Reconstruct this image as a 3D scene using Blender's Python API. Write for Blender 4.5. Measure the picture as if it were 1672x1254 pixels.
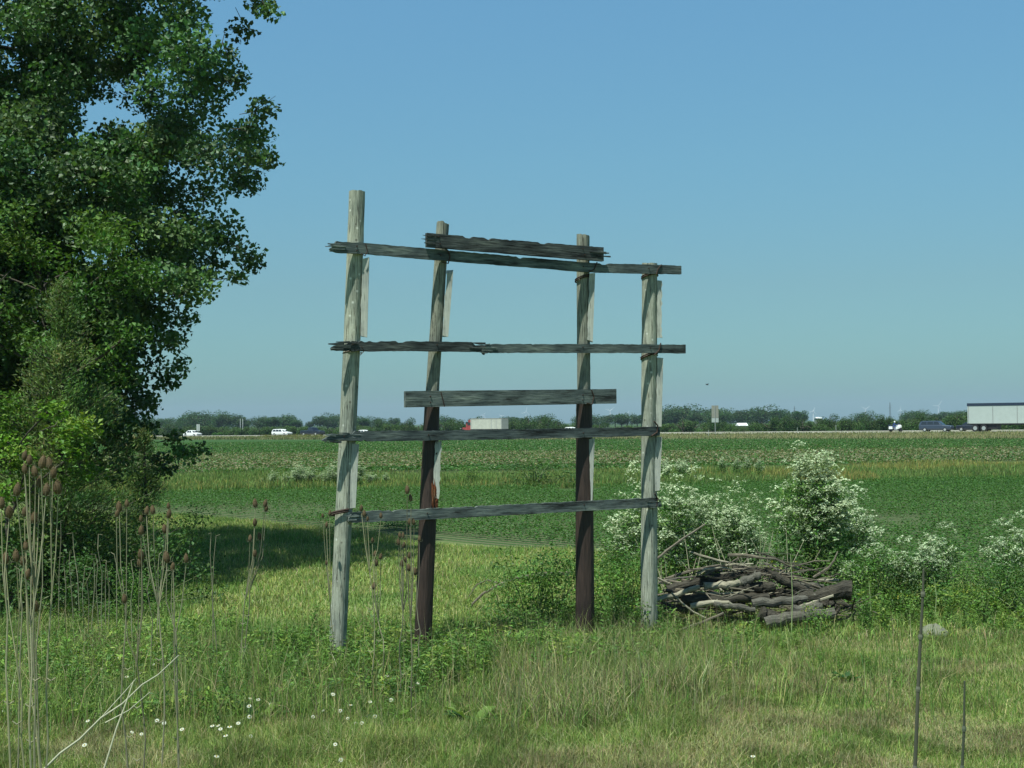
import bpy, math, random
import numpy as np
from mathutils import Vector, Matrix
R = np.random.default_rng(7); random.seed(7)
for o in list(bpy.data.objects): bpy.data.objects.remove(o)
SC = bpy.context.scene
COL = SC.collection

# ------------------------------------------------------------ camera
F = 2200.0; CAMH = 2.75; PITCH = math.atan(64/F); ROLL = 0.0087
_r = np.array([1., 0, 0]); _f = np.array([0, math.cos(PITCH), math.sin(PITCH)]); _u = np.array([0, -math.sin(PITCH), math.cos(PITCH)])
CR = math.cos(ROLL)*_r - math.sin(ROLL)*_u; CU = math.sin(ROLL)*_r + math.cos(ROLL)*_u; CF = _f
CP = np.array([0, 0, CAMH])
cam_d = bpy.data.cameras.new("camera"); cam = bpy.data.objects.new("camera", cam_d); COL.objects.link(cam)
cam_d.sensor_width = 36; cam_d.lens = 36*F/1672; cam_d.clip_start = .1; cam_d.clip_end = 40000
cam.matrix_world = Matrix([[CR[i], CU[i], -CF[i], CP[i]] for i in range(3)] + [[0, 0, 0, 1]])
SC.camera = cam
def ray(px, py): return CF + (px-836)/F*CR + (627-py)/F*CU
def at(px, py, Y):
    d = ray(px, py); return CP + d*(Y/d[1])
def gr(px, py, z=0.0):
    d = ray(px, py); return CP + d*((z-CAMH)/d[2])

# ------------------------------------------------------------ light
SUN_EL = math.radians(66); SX, SY = -.58, -.815            # horizontal direction towards the sun
w = bpy.data.worlds.new("World"); SC.world = w; w.use_nodes = True
nt = w.node_tree; nt.nodes.clear()
sky = nt.nodes.new('ShaderNodeTexSky'); sky.sky_type = 'NISHITA'; sky.sun_disc = False
sky.sun_elevation = SUN_EL; sky.sun_rotation = math.atan2(SX, SY)
sky.altitude = 200; sky.air_density = 1.15; sky.dust_density = .7; sky.ozone_density = 1.5
hs = nt.nodes.new('ShaderNodeMix'); hs.data_type = 'RGBA'; hs.blend_type = 'MULTIPLY'; hs.inputs[0].default_value = 1
hs.inputs[7].default_value = (.61, .98, .99, 1)
bg = nt.nodes.new('ShaderNodeBackground'); bg.inputs[1].default_value = 0.10
wo = nt.nodes.new('ShaderNodeOutputWorld')
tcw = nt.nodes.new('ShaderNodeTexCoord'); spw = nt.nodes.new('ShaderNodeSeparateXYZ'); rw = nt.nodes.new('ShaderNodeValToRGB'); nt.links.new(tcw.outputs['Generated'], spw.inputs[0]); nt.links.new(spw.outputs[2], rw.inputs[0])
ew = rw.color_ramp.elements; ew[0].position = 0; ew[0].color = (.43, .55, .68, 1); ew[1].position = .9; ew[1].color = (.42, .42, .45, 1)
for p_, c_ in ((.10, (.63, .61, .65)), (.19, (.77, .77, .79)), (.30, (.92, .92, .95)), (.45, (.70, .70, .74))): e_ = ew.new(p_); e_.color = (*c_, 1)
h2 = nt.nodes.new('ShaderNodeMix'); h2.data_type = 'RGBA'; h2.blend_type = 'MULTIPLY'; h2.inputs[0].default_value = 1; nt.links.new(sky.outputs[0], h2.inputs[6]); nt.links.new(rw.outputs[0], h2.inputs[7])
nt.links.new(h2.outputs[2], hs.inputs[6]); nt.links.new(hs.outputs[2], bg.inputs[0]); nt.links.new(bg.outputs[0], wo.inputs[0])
sd = bpy.data.lights.new("sun", 'SUN'); so = bpy.data.objects.new("sun", sd); COL.objects.link(so)
sd.energy = 5.0; sd.angle = math.radians(.55); sd.color = (.94, 1.0, .90)
sv = Vector((SX*math.cos(SUN_EL), SY*math.cos(SUN_EL), math.sin(SUN_EL))).normalized()
so.rotation_euler = sv.to_track_quat('Z', 'Y').to_euler(); so.location = (-20, -20, 60)
vs = SC.view_settings; vs.view_transform = 'Standard'; vs.look = 'None'; vs.exposure = 0.46; vs.gamma = 1

# ------------------------------------------------------------ materials
def newmat(name):
    m = bpy.data.materials.new(name); m.use_nodes = True; m.node_tree.nodes.clear(); return m, m.node_tree
def N(t, typ, **k):
    n = t.nodes.new(typ)
    for a, b in k.items(): setattr(n, a, b)
    return n
def princ(t, rough=.7, spec=.3, metal=0):
    p = N(t, 'ShaderNodeBsdfPrincipled'); p.inputs['Roughness'].default_value = rough
    p.inputs['Specular IOR Level'].default_value = spec; p.inputs['Metallic'].default_value = metal; return p
def ramp(t, stops):
    r = N(t, 'ShaderNodeValToRGB'); e = r.color_ramp.elements
    while len(e) > 1: e.remove(e[-1])
    e[0].position = stops[0][0]; e[0].color = (*stops[0][1], 1)
    for p, c in stops[1:]:
        x = e.new(p); x.color = (*c, 1)
    return r
def noise(t, scale, detail=4, rough=.6, vec=None, sc=None, coord='Object'):
    n = N(t, 'ShaderNodeTexNoise'); n.inputs['Scale'].default_value = scale; n.inputs['Detail'].default_value = detail; n.inputs['Roughness'].default_value = rough
    if vec is None:
        tc = N(t, 'ShaderNodeTexCoord'); vec = tc.outputs[coord]
    if sc is not None:
        mp = N(t, 'ShaderNodeMapping'); mp.inputs['Scale'].default_value = sc; t.links.new(vec, mp.inputs[0]); vec = mp.outputs[0]
    t.links.new(vec, n.inputs['Vector']); return n
def mix(t, a, b, fac, mode='MIX'):
    m = N(t, 'ShaderNodeMix', data_type='RGBA', blend_type=mode)
    for s, v in ((0, fac), (6, a), (7, b)):
        if hasattr(v, 'is_output'): t.links.new(v, m.inputs[s])
        elif s == 0: m.inputs[0].default_value = v
        else: m.inputs[s].default_value = (*v, 1)
    return m.outputs[2]
def out(t, sh):
    o = N(t, 'ShaderNodeOutputMaterial'); t.links.new(sh, o.inputs[0])
def math_n(t, op, a, b=None, c=None):
    m = N(t, 'ShaderNodeMath', operation=op)
    for i, v in enumerate((a, b, c)):
        if v is None: continue
        if hasattr(v, 'is_output'): t.links.new(v, m.inputs[i])
        else: m.inputs[i].default_value = v
    return m.outputs[0]
def bump(t, p, h, strength=.5, dist=.01):
    b = N(t, 'ShaderNodeBump'); b.inputs['Strength'].default_value = strength; b.inputs['Distance'].default_value = dist
    t.links.new(h, b.inputs['Height']); t.links.new(b.outputs[0], p.inputs['Normal'])
def simple(name, col, rough=.5, spec=.4, metal=0, var=.12, scale=6):
    m, t = newmat(name); p = princ(t, rough, spec, metal); n = noise(t, scale)
    r = ramp(t, [(.3, tuple(c*(1-var) for c in col)), (.7, tuple(min(1, c*(1+var)) for c in col))])
    t.links.new(n.outputs[0], r.inputs[0]); t.links.new(r.outputs[0], p.inputs['Base Color']); out(t, p.outputs[0]); return m
def leafmat(name, rough=.5, spec=.25, trans=.3, tint=(1.15, 1.25, .6)):
    m, t = newmat(name); p = princ(t, rough, spec)
    a = N(t, 'ShaderNodeAttribute', attribute_name='col'); n = noise(t, 1.7, 3)
    r = ramp(t, [(.25, (.72, .78, .72)), (.75, (1.2, 1.16, 1.05))]); t.links.new(n.outputs[0], r.inputs[0])
    c = mix(t, a.outputs[0], r.outputs[0], 1.0, 'MULTIPLY'); t.links.new(c, p.inputs['Base Color'])
    tr = N(t, 'ShaderNodeBsdfTranslucent'); c2 = mix(t, c, tint, 1.0, 'MULTIPLY'); t.links.new(c2, tr.inputs[0])
    ms = N(t, 'ShaderNodeMixShader'); ms.inputs[0].default_value = trans
    t.links.new(p.outputs[0], ms.inputs[1]); t.links.new(tr.outputs[0], ms.inputs[2]); out(t, ms.outputs[0]); return m
M = {}
M['leaf'] = leafmat('leaf_green'); M['glossleaf'] = leafmat('leaf_glossy', .5, .35, .28)
M['grass'] = leafmat('grass_blade', .6, .15, .3, (1.1, 1.1, .7)); M['petal'] = leafmat('petal', .7, .1, .35, (1, 1, .95))
M['dry'] = leafmat('dry_plant', .8, .1, .1, (1, 1, 1))
def woodmat(name, c0, c1, c2, axis, cracks=.5, rough=.85, moss=None, spec=.15):
    m, t = newmat(name); p = princ(t, rough, spec); s = [14, 14, 14]; s[axis] = .8
    n = noise(t, 5, 8, .7, sc=s); n2 = noise(t, 2.3, 4, .6); s3 = [40, 40, 40]; s3[axis] = 1.6; n3 = noise(t, 2.4, 5, .7, sc=s3)
    r = ramp(t, [(.32, c0), (.52, c1), (.72, c2)]); t.links.new(n.outputs[0], r.inputs[0])
    r2 = ramp(t, [(.35, (.62, .64, .66)), (.65, (1.15, 1.12, 1.05))]); t.links.new(n2.outputs[0], r2.inputs[0])
    c = mix(t, r.outputs[0], r2.outputs[0], .85, 'MULTIPLY')
    r3 = ramp(t, [(.38, (.16, .15, .15)), (.46, (1, 1, 1))]); t.links.new(n3.outputs[0], r3.inputs[0])
    c = mix(t, c, r3.outputs[0], cracks, 'MULTIPLY')
    if 'board' in name:
        sb = [7, 7, 7]; sb[axis] = 1.1; nb = noise(t, 1.6, 5, .65, sc=sb); rb = ramp(t, [(.36, (.28, .26, .25)), (.46, (.85, .85, .85)), (.56, (1, 1, 1)), (.68, (1.55, 1.5, 1.4))]); t.links.new(nb.outputs[0], rb.inputs[0]); c = mix(t, c, rb.outputs[0], 1.0, 'MULTIPLY'); oi_ = N(t, 'ShaderNodeObjectInfo'); ro = ramp(t, [(0, (.75, .76, .78)), (1, (1.35, 1.3, 1.22))]); t.links.new(oi_.outputs['Random'], ro.inputs[0]); c = mix(t, c, ro.outputs[0], 1.0, 'MULTIPLY')
    if moss:
        n4 = noise(t, 1.1, 4, .7); r4 = ramp(t, [(.5, (0, 0, 0)), (.62, (1, 1, 1))]); t.links.new(n4.outputs[0], r4.inputs[0]); c = mix(t, c, moss, r4.outputs[0])
    if name == 'weathered_post':
        v = N(t, 'ShaderNodeTexVoronoi'); v.inputs['Scale'].default_value = 9; tc = N(t, 'ShaderNodeTexCoord'); t.links.new(tc.outputs['Object'], v.inputs['Vector']); r5 = ramp(t, [(.0, (.9, .9, .9)), (.13, (.25, .25, .25)), (.16, (0, 0, 0))]); t.links.new(v.outputs['Distance'], r5.inputs[0]); c = mix(t, c, (.72, .72, .64), r5.outputs[0])
        v2 = N(t, 'ShaderNodeTexVoronoi'); v2.inputs['Scale'].default_value = 5.3; t.links.new(tc.outputs['Object'], v2.inputs['Vector']); r6 = ramp(t, [(.0, (.9, .9, .9)), (.07, (.5, .5, .5)), (.09, (0, 0, 0))]); t.links.new(v2.outputs['Distance'], r6.inputs[0]); c = mix(t, c, (.07, .06, .05), r6.outputs[0])
    t.links.new(c, p.inputs['Base Color']); bump(t, p, n3.outputs[0], .55, .012); out(t, p.outputs[0]); return m
M['post'] = woodmat('weathered_post', (.20, .205, .165), (.345, .36, .295), (.47, .48, .41), 2, .95)
M['postd'] = woodmat('darker_weathered_post', (.13, .13, .105), (.235, .24, .195), (.34, .345, .29), 2, .95)
M['postr'] = woodmat('dark_stained_post', (.024, .015, .012), (.046, .029, .024), (.075, .046, .036), 2, .25, .6, spec=.35)
M['splint'] = woodmat('fresh_split_wood', (.12, .04, .02), (.24, .085, .04), (.45, .27, .16), 2, .3)
M['board'] = woodmat('grey_board', (.06, .075, .078), (.115, .14, .142), (.19, .22, .215), 0, .8)
M['boardd'] = woodmat('dark_board', (.025, .028, .03), (.06, .07, .073), (.12, .14, .14), 0, .95)
M['rot'] = woodmat('rotten_wood', (.02, .018, .015), (.055, .045, .035), (.13, .11, .09), 0, .9)
M['batten'] = woodmat('batten_wood', (.34, .35, .31), (.46, .47, .42), (.58, .59, .53), 2, .6)
M['log'] = woodmat('bark_log', (.026, .023, .018), (.062, .055, .043), (.135, .12, .095), 2, .8)
M['logpale'] = woodmat('bare_log', (.2, .18, .13), (.34, .31, .23), (.5, .46, .37), 2, .6)
M['loggrey'] = woodmat('grey_log', (.06, .056, .046), (.125, .117, .097), (.25, .235, .2), 2, .8)
M['logend'] = woodmat('cut_log_end', (.03, .022, .016), (.06, .045, .03), (.10, .07, .05), 2, .6)
M['trunk'] = woodmat('tree_bark', (.05, .042, .034), (.10, .085, .07), (.16, .14, .12), 2, .8)
M['twig'] = woodmat('twig_bark', (.10, .085, .062), (.18, .155, .12), (.30, .265, .21), 2, .5)
M['wire'] = simple('rusty_wire', (.055, .035, .028), .8, .2)
M['rock'] = simple('field_stone', (.15, .155, .115), .9, .2, var=.35, scale=9)
M['white'] = simple('white_paint', (.72, .73, .72), .35, .5, var=.03)
M['turb'] = simple('turbine_white', (.8, .8, .8), .5, .3, var=.02)
M['pylon'] = simple('pylon_steel', (.10, .11, .12), .5, .4)
M['blue'] = simple('blue_paint', (.035, .05, .08), .3, .6, var=.05)
M['navy'] = simple('navy_paint', (.012, .017, .03), .3, .6, var=.05)
M['red'] = simple('red_paint', (.26, .04, .035), .35, .5, var=.08)
M['glass'] = simple('dark_glass', (.02, .025, .03), .08, .8, var=.05)
M['tyre'] = simple('tyre_rubber', (.02, .02, .022), .8, .3)
M['rim'] = simple('wheel_rim', (.55, .56, .56), .35, .5, .6, var=.05)
M['lamp'] = simple('headlamp', (.7, .72, .72), .15, .7, var=.05)
M['black'] = simple('black_frame', (.02, .02, .022), .6, .3)
M['tarp'] = simple('dark_tarp', (.022, .035, .065), .55, .3, var=.15)
M['trailer'] = simple('trailer_panel', (.44, .49, .47), .4, .4, var=.05, scale=1.5)
M['hopper'] = simple('dusty_trailer_panel', (.40, .41, .35), .6, .3, var=.12, scale=1.5)
M['signback'] = simple('sign_back', (.30, .29, .24), .5, .4, .3, var=.1)
M['signwhite'] = simple('sign_pale', (.38, .42, .40), .6, .3, var=.1)
M['steel'] = simple('galvanised_post', (.35, .36, .35), .5, .5, .4)
M['roof'] = simple('white_metal_roof', (.8, .82, .82), .4, .4, var=.02)
M['wall'] = simple('pale_wall', (.22, .25, .2), .8, .2)
M['bird'] = simple('bird_dark', (.03, .03, .03), .8, .2)
M['cloth'] = simple('blue_jacket', (.05, .08, .2), .9, .1); M['skin'] = simple('skin', (.45, .28, .2), .6, .3)
M['asphalt'] = simple('concrete_pavement', (.42, .40, .35), .9, .2, var=.1, scale=.5)

# ------------------------------------------------------------ mesh helpers
class MB:
    def __init__(s): s.V = []; s.Fc = []; s.C = []; s.n = 0
    def add(s, v, f, c=(.5, .5, .5)):
        v = np.asarray(v, dtype=np.float32).reshape(-1, 3); s.V.append(v)
        c = np.asarray(c, dtype=np.float32)
        if c.ndim == 1: c = np.broadcast_to(c, (len(v), 3))
        s.C.append(c)
        if isinstance(f, np.ndarray): s.Fc.append(f + s.n)
        else:
            d = {}
            for q in f: d.setdefault(len(q), []).append(q)
            for k, q in d.items(): s.Fc.append(np.array(q, dtype=np.int64) + s.n)
        s.n += len(v); return s
    def box(s, c, size, rz=0, taper=1, col=(.5, .5, .5)):
        x, y, z = [k/2 for k in size]; P = []
        for dz, k in ((-z, 1), (z, taper)):
            for dx, dy in ((-x, -y), (x, -y), (x, y), (-x, y)):
                X = dx*k; Y = dy*k; P.append((c[0]+X*math.cos(rz)-Y*math.sin(rz), c[1]+X*math.sin(rz)+Y*math.cos(rz), c[2]+dz))
        return s.add(P, [(3, 2, 1, 0), (4, 5, 6, 7), (0, 1, 5, 4), (1, 2, 6, 5), (2, 3, 7, 6), (3, 0, 4, 7)], col)
    def tube(s, pts, rad, sides=6, col=(.5, .5, .5), jit=0, cap=True):
        pts = np.asarray(pts, float); n = len(pts)
        rad = np.full(n, rad, float) if np.isscalar(rad) else np.asarray(rad, float)
        T = np.gradient(pts, axis=0); T /= np.linalg.norm(T, axis=1)[:, None]+1e-9
        up = np.array([0, 0, 1.]) if abs(T[0][2]) < .9 else np.array([1., 0, 0])
        V = []
        for i in range(n):
            a = np.cross(T[i], up); a /= np.linalg.norm(a)+1e-9; b = np.cross(a, T[i])
            th = np.arange(sides)*2*math.pi/sides
            r = rad[i]*(1+(jit*(R.random(sides)-.5) if jit else 0))
            V.append(pts[i] + np.outer(np.cos(th)*r, a) + np.outer(np.sin(th)*r, b))
        V = np.concatenate(V); k = np.arange(sides); k2 = (k+1) % sides; Fq = []
        for i in range(n-1): Fq.append(np.stack([i*sides+k, i*sides+k2, (i+1)*sides+k2, (i+1)*sides+k], 1))
        s.add(V, np.concatenate(Fq), col)
        if cap and sides > 3:
            s.add(V[:sides], [tuple(range(sides))], col); s.add(V[-sides:], [tuple(range(sides-1, -1, -1))], col)
        return s
    def build(s, name, mat, parent=None, smooth=False, loc=None):
        me = bpy.data.meshes.new(name)
        V = np.concatenate(s.V).astype(np.float32)
        if loc is not None: V = V - np.asarray(loc, np.float32)
        me.vertices.add(len(V)); me.vertices.foreach_set('co', V.ravel())
        loops = np.concatenate([f.ravel() for f in s.Fc]); sizes = np.concatenate([np.full(len(f), f.shape[1]) for f in s.Fc])
        me.loops.add(len(loops)); me.loops.foreach_set('vertex_index', loops.astype(np.int32))
        me.polygons.add(len(sizes)); st = np.concatenate([[0], np.cumsum(sizes)[:-1]]).astype(np.int32)
        me.polygons.foreach_set('loop_start', st)
        try: me.polygons.foreach_set('loop_total', sizes.astype(np.int32))
        except Exception: pass
        me.polygons.foreach_set('use_smooth', np.full(len(sizes), bool(smooth)))
        me.update(calc_edges=True)
        C = np.concatenate(s.C); C4 = np.ones((len(C), 4), np.float32); C4[:, :3] = C
        ca = me.color_attributes.new('col', 'FLOAT_COLOR', 'POINT'); ca.data.foreach_set('color', C4.ravel())
        me.materials.append(mat if not isinstance(mat, str) else M[mat])
        o = bpy.data.objects.new(name, me); COL.objects.link(o)
        if loc is not None: o.location = loc
        if parent is not None: o.parent = parent
        return o
def tag(o, label=None, cat=None, group=None, kind=None):
    if label: o['label'] = label
    if cat: o['category'] = cat
    if group: o['group'] = group
    if kind: o['kind'] = kind
    return o
def thing(name, loc=(0, 0, 0), rz=0, label=None, cat=None, group=None):
    o = bpy.data.objects.new(name, None); o.empty_display_size = .2; COL.objects.link(o); o.location = tuple(float(k) for k in loc); o.rotation_euler = (0, 0, rz)
    return tag(o, label, cat, group)
def dup(root, loc, rz=0, sc=1, label=None, group=None):
    def cp(o, par):
        c = o.copy(); COL.objects.link(c); c.parent = par
        for ch in [q for q in KIDS.get(o.name, [])]: cp(ch, c)
        return c
    c = cp(root, None); c.location = tuple(float(k) for k in loc); c.rotation_euler = (0, 0, rz); c.scale = (sc, sc, sc) if np.isscalar(sc) else sc
    if label: c['label'] = label
    if group: c['group'] = group
    return c
KIDS = {}
def reg(o):
    "remember the children of a finished prototype so that copying stays fast"
    for p in [o]+list(o.children_recursive): KIDS[p.name] = list(p.children)
    return o
def hidep(o):      # remove a prototype that is itself not placed
    for q in list(o.children_recursive)+[o]: bpy.data.objects.remove(q)
def unit(v): return v/(np.linalg.norm(v, axis=-1, keepdims=True)+1e-9)
def jcol(base, n, dv=.25, dh=.12):
    b = np.array(base); k = 1+dv*R.normal(size=(n, 1)); h = 1+dh*R.normal(size=(n, 3)); return np.clip(b*np.clip(k, .4, 1.9)*h, .004, .9)
def leaves(mb, c, L, col, aspect=.7, upb=.5, fold=.15, droop=0, dirs=None):
    n = len(c); L = np.broadcast_to(np.asarray(L, float), (n,))[:, None]
    nr = R.normal(size=(n, 3)); nr[:, 2] = np.abs(nr[:, 2])+upb; nr = unit(nr)
    u = R.normal(size=(n, 3)) if dirs is None else dirs + .3*R.normal(size=(n, 3)); u[:, 2] -= droop
    u = unit(u - nr*np.sum(u*nr, 1, keepdims=True)); wv = np.cross(nr, u)
    P = np.stack([c-u*L*.5, c-u*L*.08+wv*L*aspect*.5+nr*L*fold, c+u*L*.5, c-u*L*.08-wv*L*aspect*.5+nr*L*fold], 1)
    mb.add(P.reshape(-1, 3), np.arange(4*n).reshape(n, 4), np.repeat(col, 4, 0))
def blades(mb, xy, h, wd, col, lean=.35, z=None, dirs=None):
    n = len(xy); h = np.broadcast_to(np.asarray(h, float), (n,)); wd = np.broadcast_to(np.asarray(wd, float), (n,))
    z0 = gz(xy[:, 0], xy[:, 1]) if z is None else z
    a = R.random(n)*2*math.pi if dirs is None else dirs; b = R.random(n)*2*math.pi
    l = lean*np.abs(R.normal(size=n))*h; ld = np.stack([np.cos(a), np.sin(a), 0*a], 1); wdv = np.stack([np.cos(b), np.sin(b), 0*b], 1)*wd[:, None]*.5
    B = np.stack([xy[:, 0], xy[:, 1], z0-.01], 1); mid = B+ld*(l*.35)[:, None]; mid[:, 2] += h*.58; tip = B+ld*l[:, None]; tip[:, 2] += h*np.clip(1-.3*(l/h)**2, .5, 1)
    P = np.stack([B-wdv, B+wdv, mid+wdv*.8, mid-wdv*.8, tip], 1)
    i = np.arange(n)[:, None]*5
    f4 = (i+np.array([0, 1, 2, 3])); f3 = (i+np.array([3, 2, 4])); c = np.repeat(col, 5, 0)
    off = mb.n; mb.add(P.reshape(-1, 3), f4, c); mb.Fc.append(f3+off)
def vnoise(x, y, s, seed=0):
    "smooth value noise for patchy planting"
    x = np.asarray(x)/s+100+seed*17.3; y = np.asarray(y)/s+100+seed*7.1; xi = np.floor(x).astype(int); yi = np.floor(y).astype(int); fx = x-xi; fy = y-yi
    fx = fx*fx*(3-2*fx); fy = fy*fy*(3-2*fy)
    def hsh(a, b): v = np.sin(a*127.1+b*311.7+seed*74.7)*43758.5453; return v-np.floor(v)
    return (hsh(xi, yi)*(1-fx)+hsh(xi+1, yi)*fx)*(1-fy)+(hsh(xi, yi+1)*(1-fx)+hsh(xi+1, yi+1)*fx)*fy
def gz(x, y):
    x = np.asarray(x, float); y = np.asarray(y, float)
    near = np.clip(1-np.hypot(x, y)/60, 0, 1)
    z = (vnoise(x, y, 2.2, 1)-.5)*.09*near + (vnoise(x, y, 9, 2)-.5)*.12*near
    z += -.13*np.exp(-((x-1.7)**2+(y-16)**2)/1.6)
    return z

# ------------------------------------------------------------ ground
def build_ground():
    rings = np.concatenate([[.5], np.geomspace(3, 60, 190), np.geomspace(62, 9000, 70)]); na = 360
    th = np.arange(na)*2*math.pi/na; X = np.outer(rings, np.sin(th)); Y = np.outer(rings, np.cos(th)); Z = gz(X, Y)
    V = np.stack([X, Y, Z], -1).reshape(-1, 3); nr = len(rings); k = np.arange(na); k2 = (k+1) % na
    Fq = np.concatenate([np.stack([(i+1)*na+k, (i+1)*na+k2, i*na+k2, i*na+k], 1) for i in range(nr-1)])
    mb = MB(); mb.add(V, Fq); mb.add(V[:na], [tuple(range(na-1, -1, -1))])
    m, t = newmat('ground_soil_grass'); p = princ(t, .95, .1); tc = N(t, 'ShaderNodeTexCoord'); sp = N(t, 'ShaderNodeSeparateXYZ'); t.links.new(tc.outputs['Object'], sp.inputs[0])
    X_, Y_ = sp.outputs[0], sp.outputs[1]; V_ = tc.outputs['Object']
    n1 = noise(t, .35, 5, .6, V_); n2 = noise(t, 9, 6, .7, V_); n3 = noise(t, .06, 4, .5, V_); n4 = noise(t, 60, 4, .7, V_)
    rn = ramp(t, [(.3, (.09, .14, .04)), (.5, (.15, .20, .065)), (.68, (.24, .26, .12))]); t.links.new(n1.outputs[0], rn.inputs[0])
    rs = ramp(t, [(.3, (.02, .05, .014)), (.6, (.045, .095, .028))]); t.links.new(n2.outputs[0], rs.inputs[0])
    soil = ramp(t, [(.3, (.12, .10, .065)), (.7, (.22, .19, .125))]); t.links.new(n2.outputs[0], soil.inputs[0])
    # soybean rows
    wv = N(t, 'ShaderNodeMath', operation='SINE'); s1 = math_n(t, 'MULTIPLY', X_, 1.1); s2 = math_n(t, 'ADD', s1, Y_); s3 = math_n(t, 'MULTIPLY', s2, 11.0); t.links.new(s3, wv.inputs[0])
    wr = ramp(t, [(.35, (0, 0, 0)), (.75, (1, 1, 1))]); wf = math_n(t, 'MULTIPLY_ADD', wv.outputs[0], .5, .5); t.links.new(wf, wr.inputs[0])
    sf = math_n(t, 'MULTIPLY', wr.outputs[0], .55); bean = mix(t, rs.outputs[0], soil.outputs[0], sf)
    # bands of the far field by distance, edge wobbled
    sh = math_n(t, 'MULTIPLY', math_n(t, 'MAXIMUM', X_, 0.0), -.35); yw = math_n(t, 'ADD', Y_, sh)
    yy = math_n(t, 'ADD', yw, math_n(t, 'MULTIPLY', n3.outputs[0], 14.0)); lg = math_n(t, 'LOGARITHM', yy, 10.0)
    fr = N(t, 'ShaderNodeMapRange'); t.links.new(lg, fr.inputs[0]); fr.inputs[1].default_value = 1.6; fr.inputs[2].default_value = 2.6
    q = lambda d: (math.log10(d+7)-1.6)
    far = ramp(t, [(0, (.03, .07, .02)), (q(54), (.03, .07, .02)), (q(58), (.09, .13, .04)), (q(72), (.12, .15, .05)), (q(80), (.045, .07, .025)), (q(90), (.07, .08, .035)), (q(102), (.13, .12, .065)), (q(118), (.085, .09, .045)), (q(135), (.04, .085, .025)), (q(220), (.035, .085, .022)), (1, (.045, .08, .03))])
    t.links.new(fr.outputs[0], far.inputs[0])
    fine = noise(t, 1.3, 8, .75, V_, (.5, 1.2, 1)); frr = ramp(t, [(.3, (.6, .62, .6)), (.7, (1.4, 1.35, 1.3))]); t.links.new(fine.outputs[0], frr.inputs[0])
    farc = mix(t, far.outputs[0], frr.outputs[0], 1.0, 'MULTIPLY')
    fm = N(t, 'ShaderNodeMapRange'); t.links.new(Y_, fm.inputs[0]); fm.inputs[1].default_value = 46; fm.inputs[2].default_value = 60
    fld = mix(t, bean, farc, fm.outputs[0])
    em = N(t, 'ShaderNodeMapRange'); s5 = math_n(t, 'ADD', s2, math_n(t, 'MULTIPLY', n1.outputs[0], 2.5)); t.links.new(s5, em.inputs[0]); em.inputs[1].default_value = 30.2; em.inputs[2].default_value = 31.6
    nearc = mix(t, rn.outputs[0], frr.outputs[0], .6, 'MULTIPLY'); c = mix(t, nearc, fld, em.outputs[0])
    t.links.new(c, p.inputs['Base Color']); bump(t, p, n2.outputs[0], .8, .05); out(t, p.outputs[0])
    tag(mb.build('ground', m), kind='structure')
build_ground()

# ------------------------------------------------------------ highway
RA = np.array([-179., 380.]); RB = np.array([92., 190.]); RD = (RB-RA)/np.linalg.norm(RB-RA); RN = np.array([-RD[1], RD[0]]); RL = np.linalg.norm(RB-RA)
ROADANG = math.atan2(RD[1], RD[0])
def rz_at(t): return float(np.clip(-.1+1.05*t, .2, 1.7))
def road_pt(px, off):
    k = (px-836)/F; A = RA+RN*off; t = (k*A[1]-A[0])/((RB-RA)[0]-k*(RB-RA)[1]); p = A+(RB-RA)*t; return np.array([p[0], p[1], rz_at(t)])
def strip(name, prof, mat, kind='structure', ts=np.linspace(-2.5, 4, 80)):
    mb = MB(); P = []
    for t in ts:
        c = RA+(RB-RA)*t; z = rz_at(t)
        for off, k, dz in prof: q = c+RN*off; P.append((q[0], q[1], z*k+dz))
    n = len(prof); m = len(ts); fc = [(i*n+j, (i+1)*n+j, (i+1)*n+j+1, i*n+j+1) for i in range(m-1) for j in range(n-1)]
    mb.add(P, fc); o = mb.build(name, mat)
    if kind: tag(o, kind=kind)
    return o
me_, t_ = newmat('verge_grass'); p_ = princ(t_, .95, .1); n_ = noise(t_, .5, 8, .75); r_ = ramp(t_, [(.3, (.07, .085, .035)), (.5, (.13, .125, .06)), (.7, (.20, .175, .09))]); t_.links.new(n_.outputs[0], r_.inputs[0]); t_.links.new(r_.outputs[0], p_.inputs['Base Color']); out(t_, p_.outputs[0])
strip('highway_embankment', [(-23, 0, -.05), (-20, .12, .02), (-7, .92, 0), (-5.6, 1, -.004), (5.6, 1, -.004), (9, .8, -.1), (12, .7, -.2), (15, .8, -.1), (18.4, 1, -.004), (29.6, 1, -.004), (36, .4, 0), (42, 0, -.05)], me_)
strip('highway', [(-5.4, 1, .02), (5.4, 1, .02)], M['asphalt']); strip('highway', [(18.6, 1, .02), (29.4, 1, .02)], M['asphalt'])
M['paint'] = simple('road_paint', (.8, .8, .76), .7, .2, var=.03)
for off in (-3.7, 3.7, 20.3, 27.7): strip('road_line', [(off-.07, 1, .026), (off+.07, 1, .026)], M['paint'])

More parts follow.
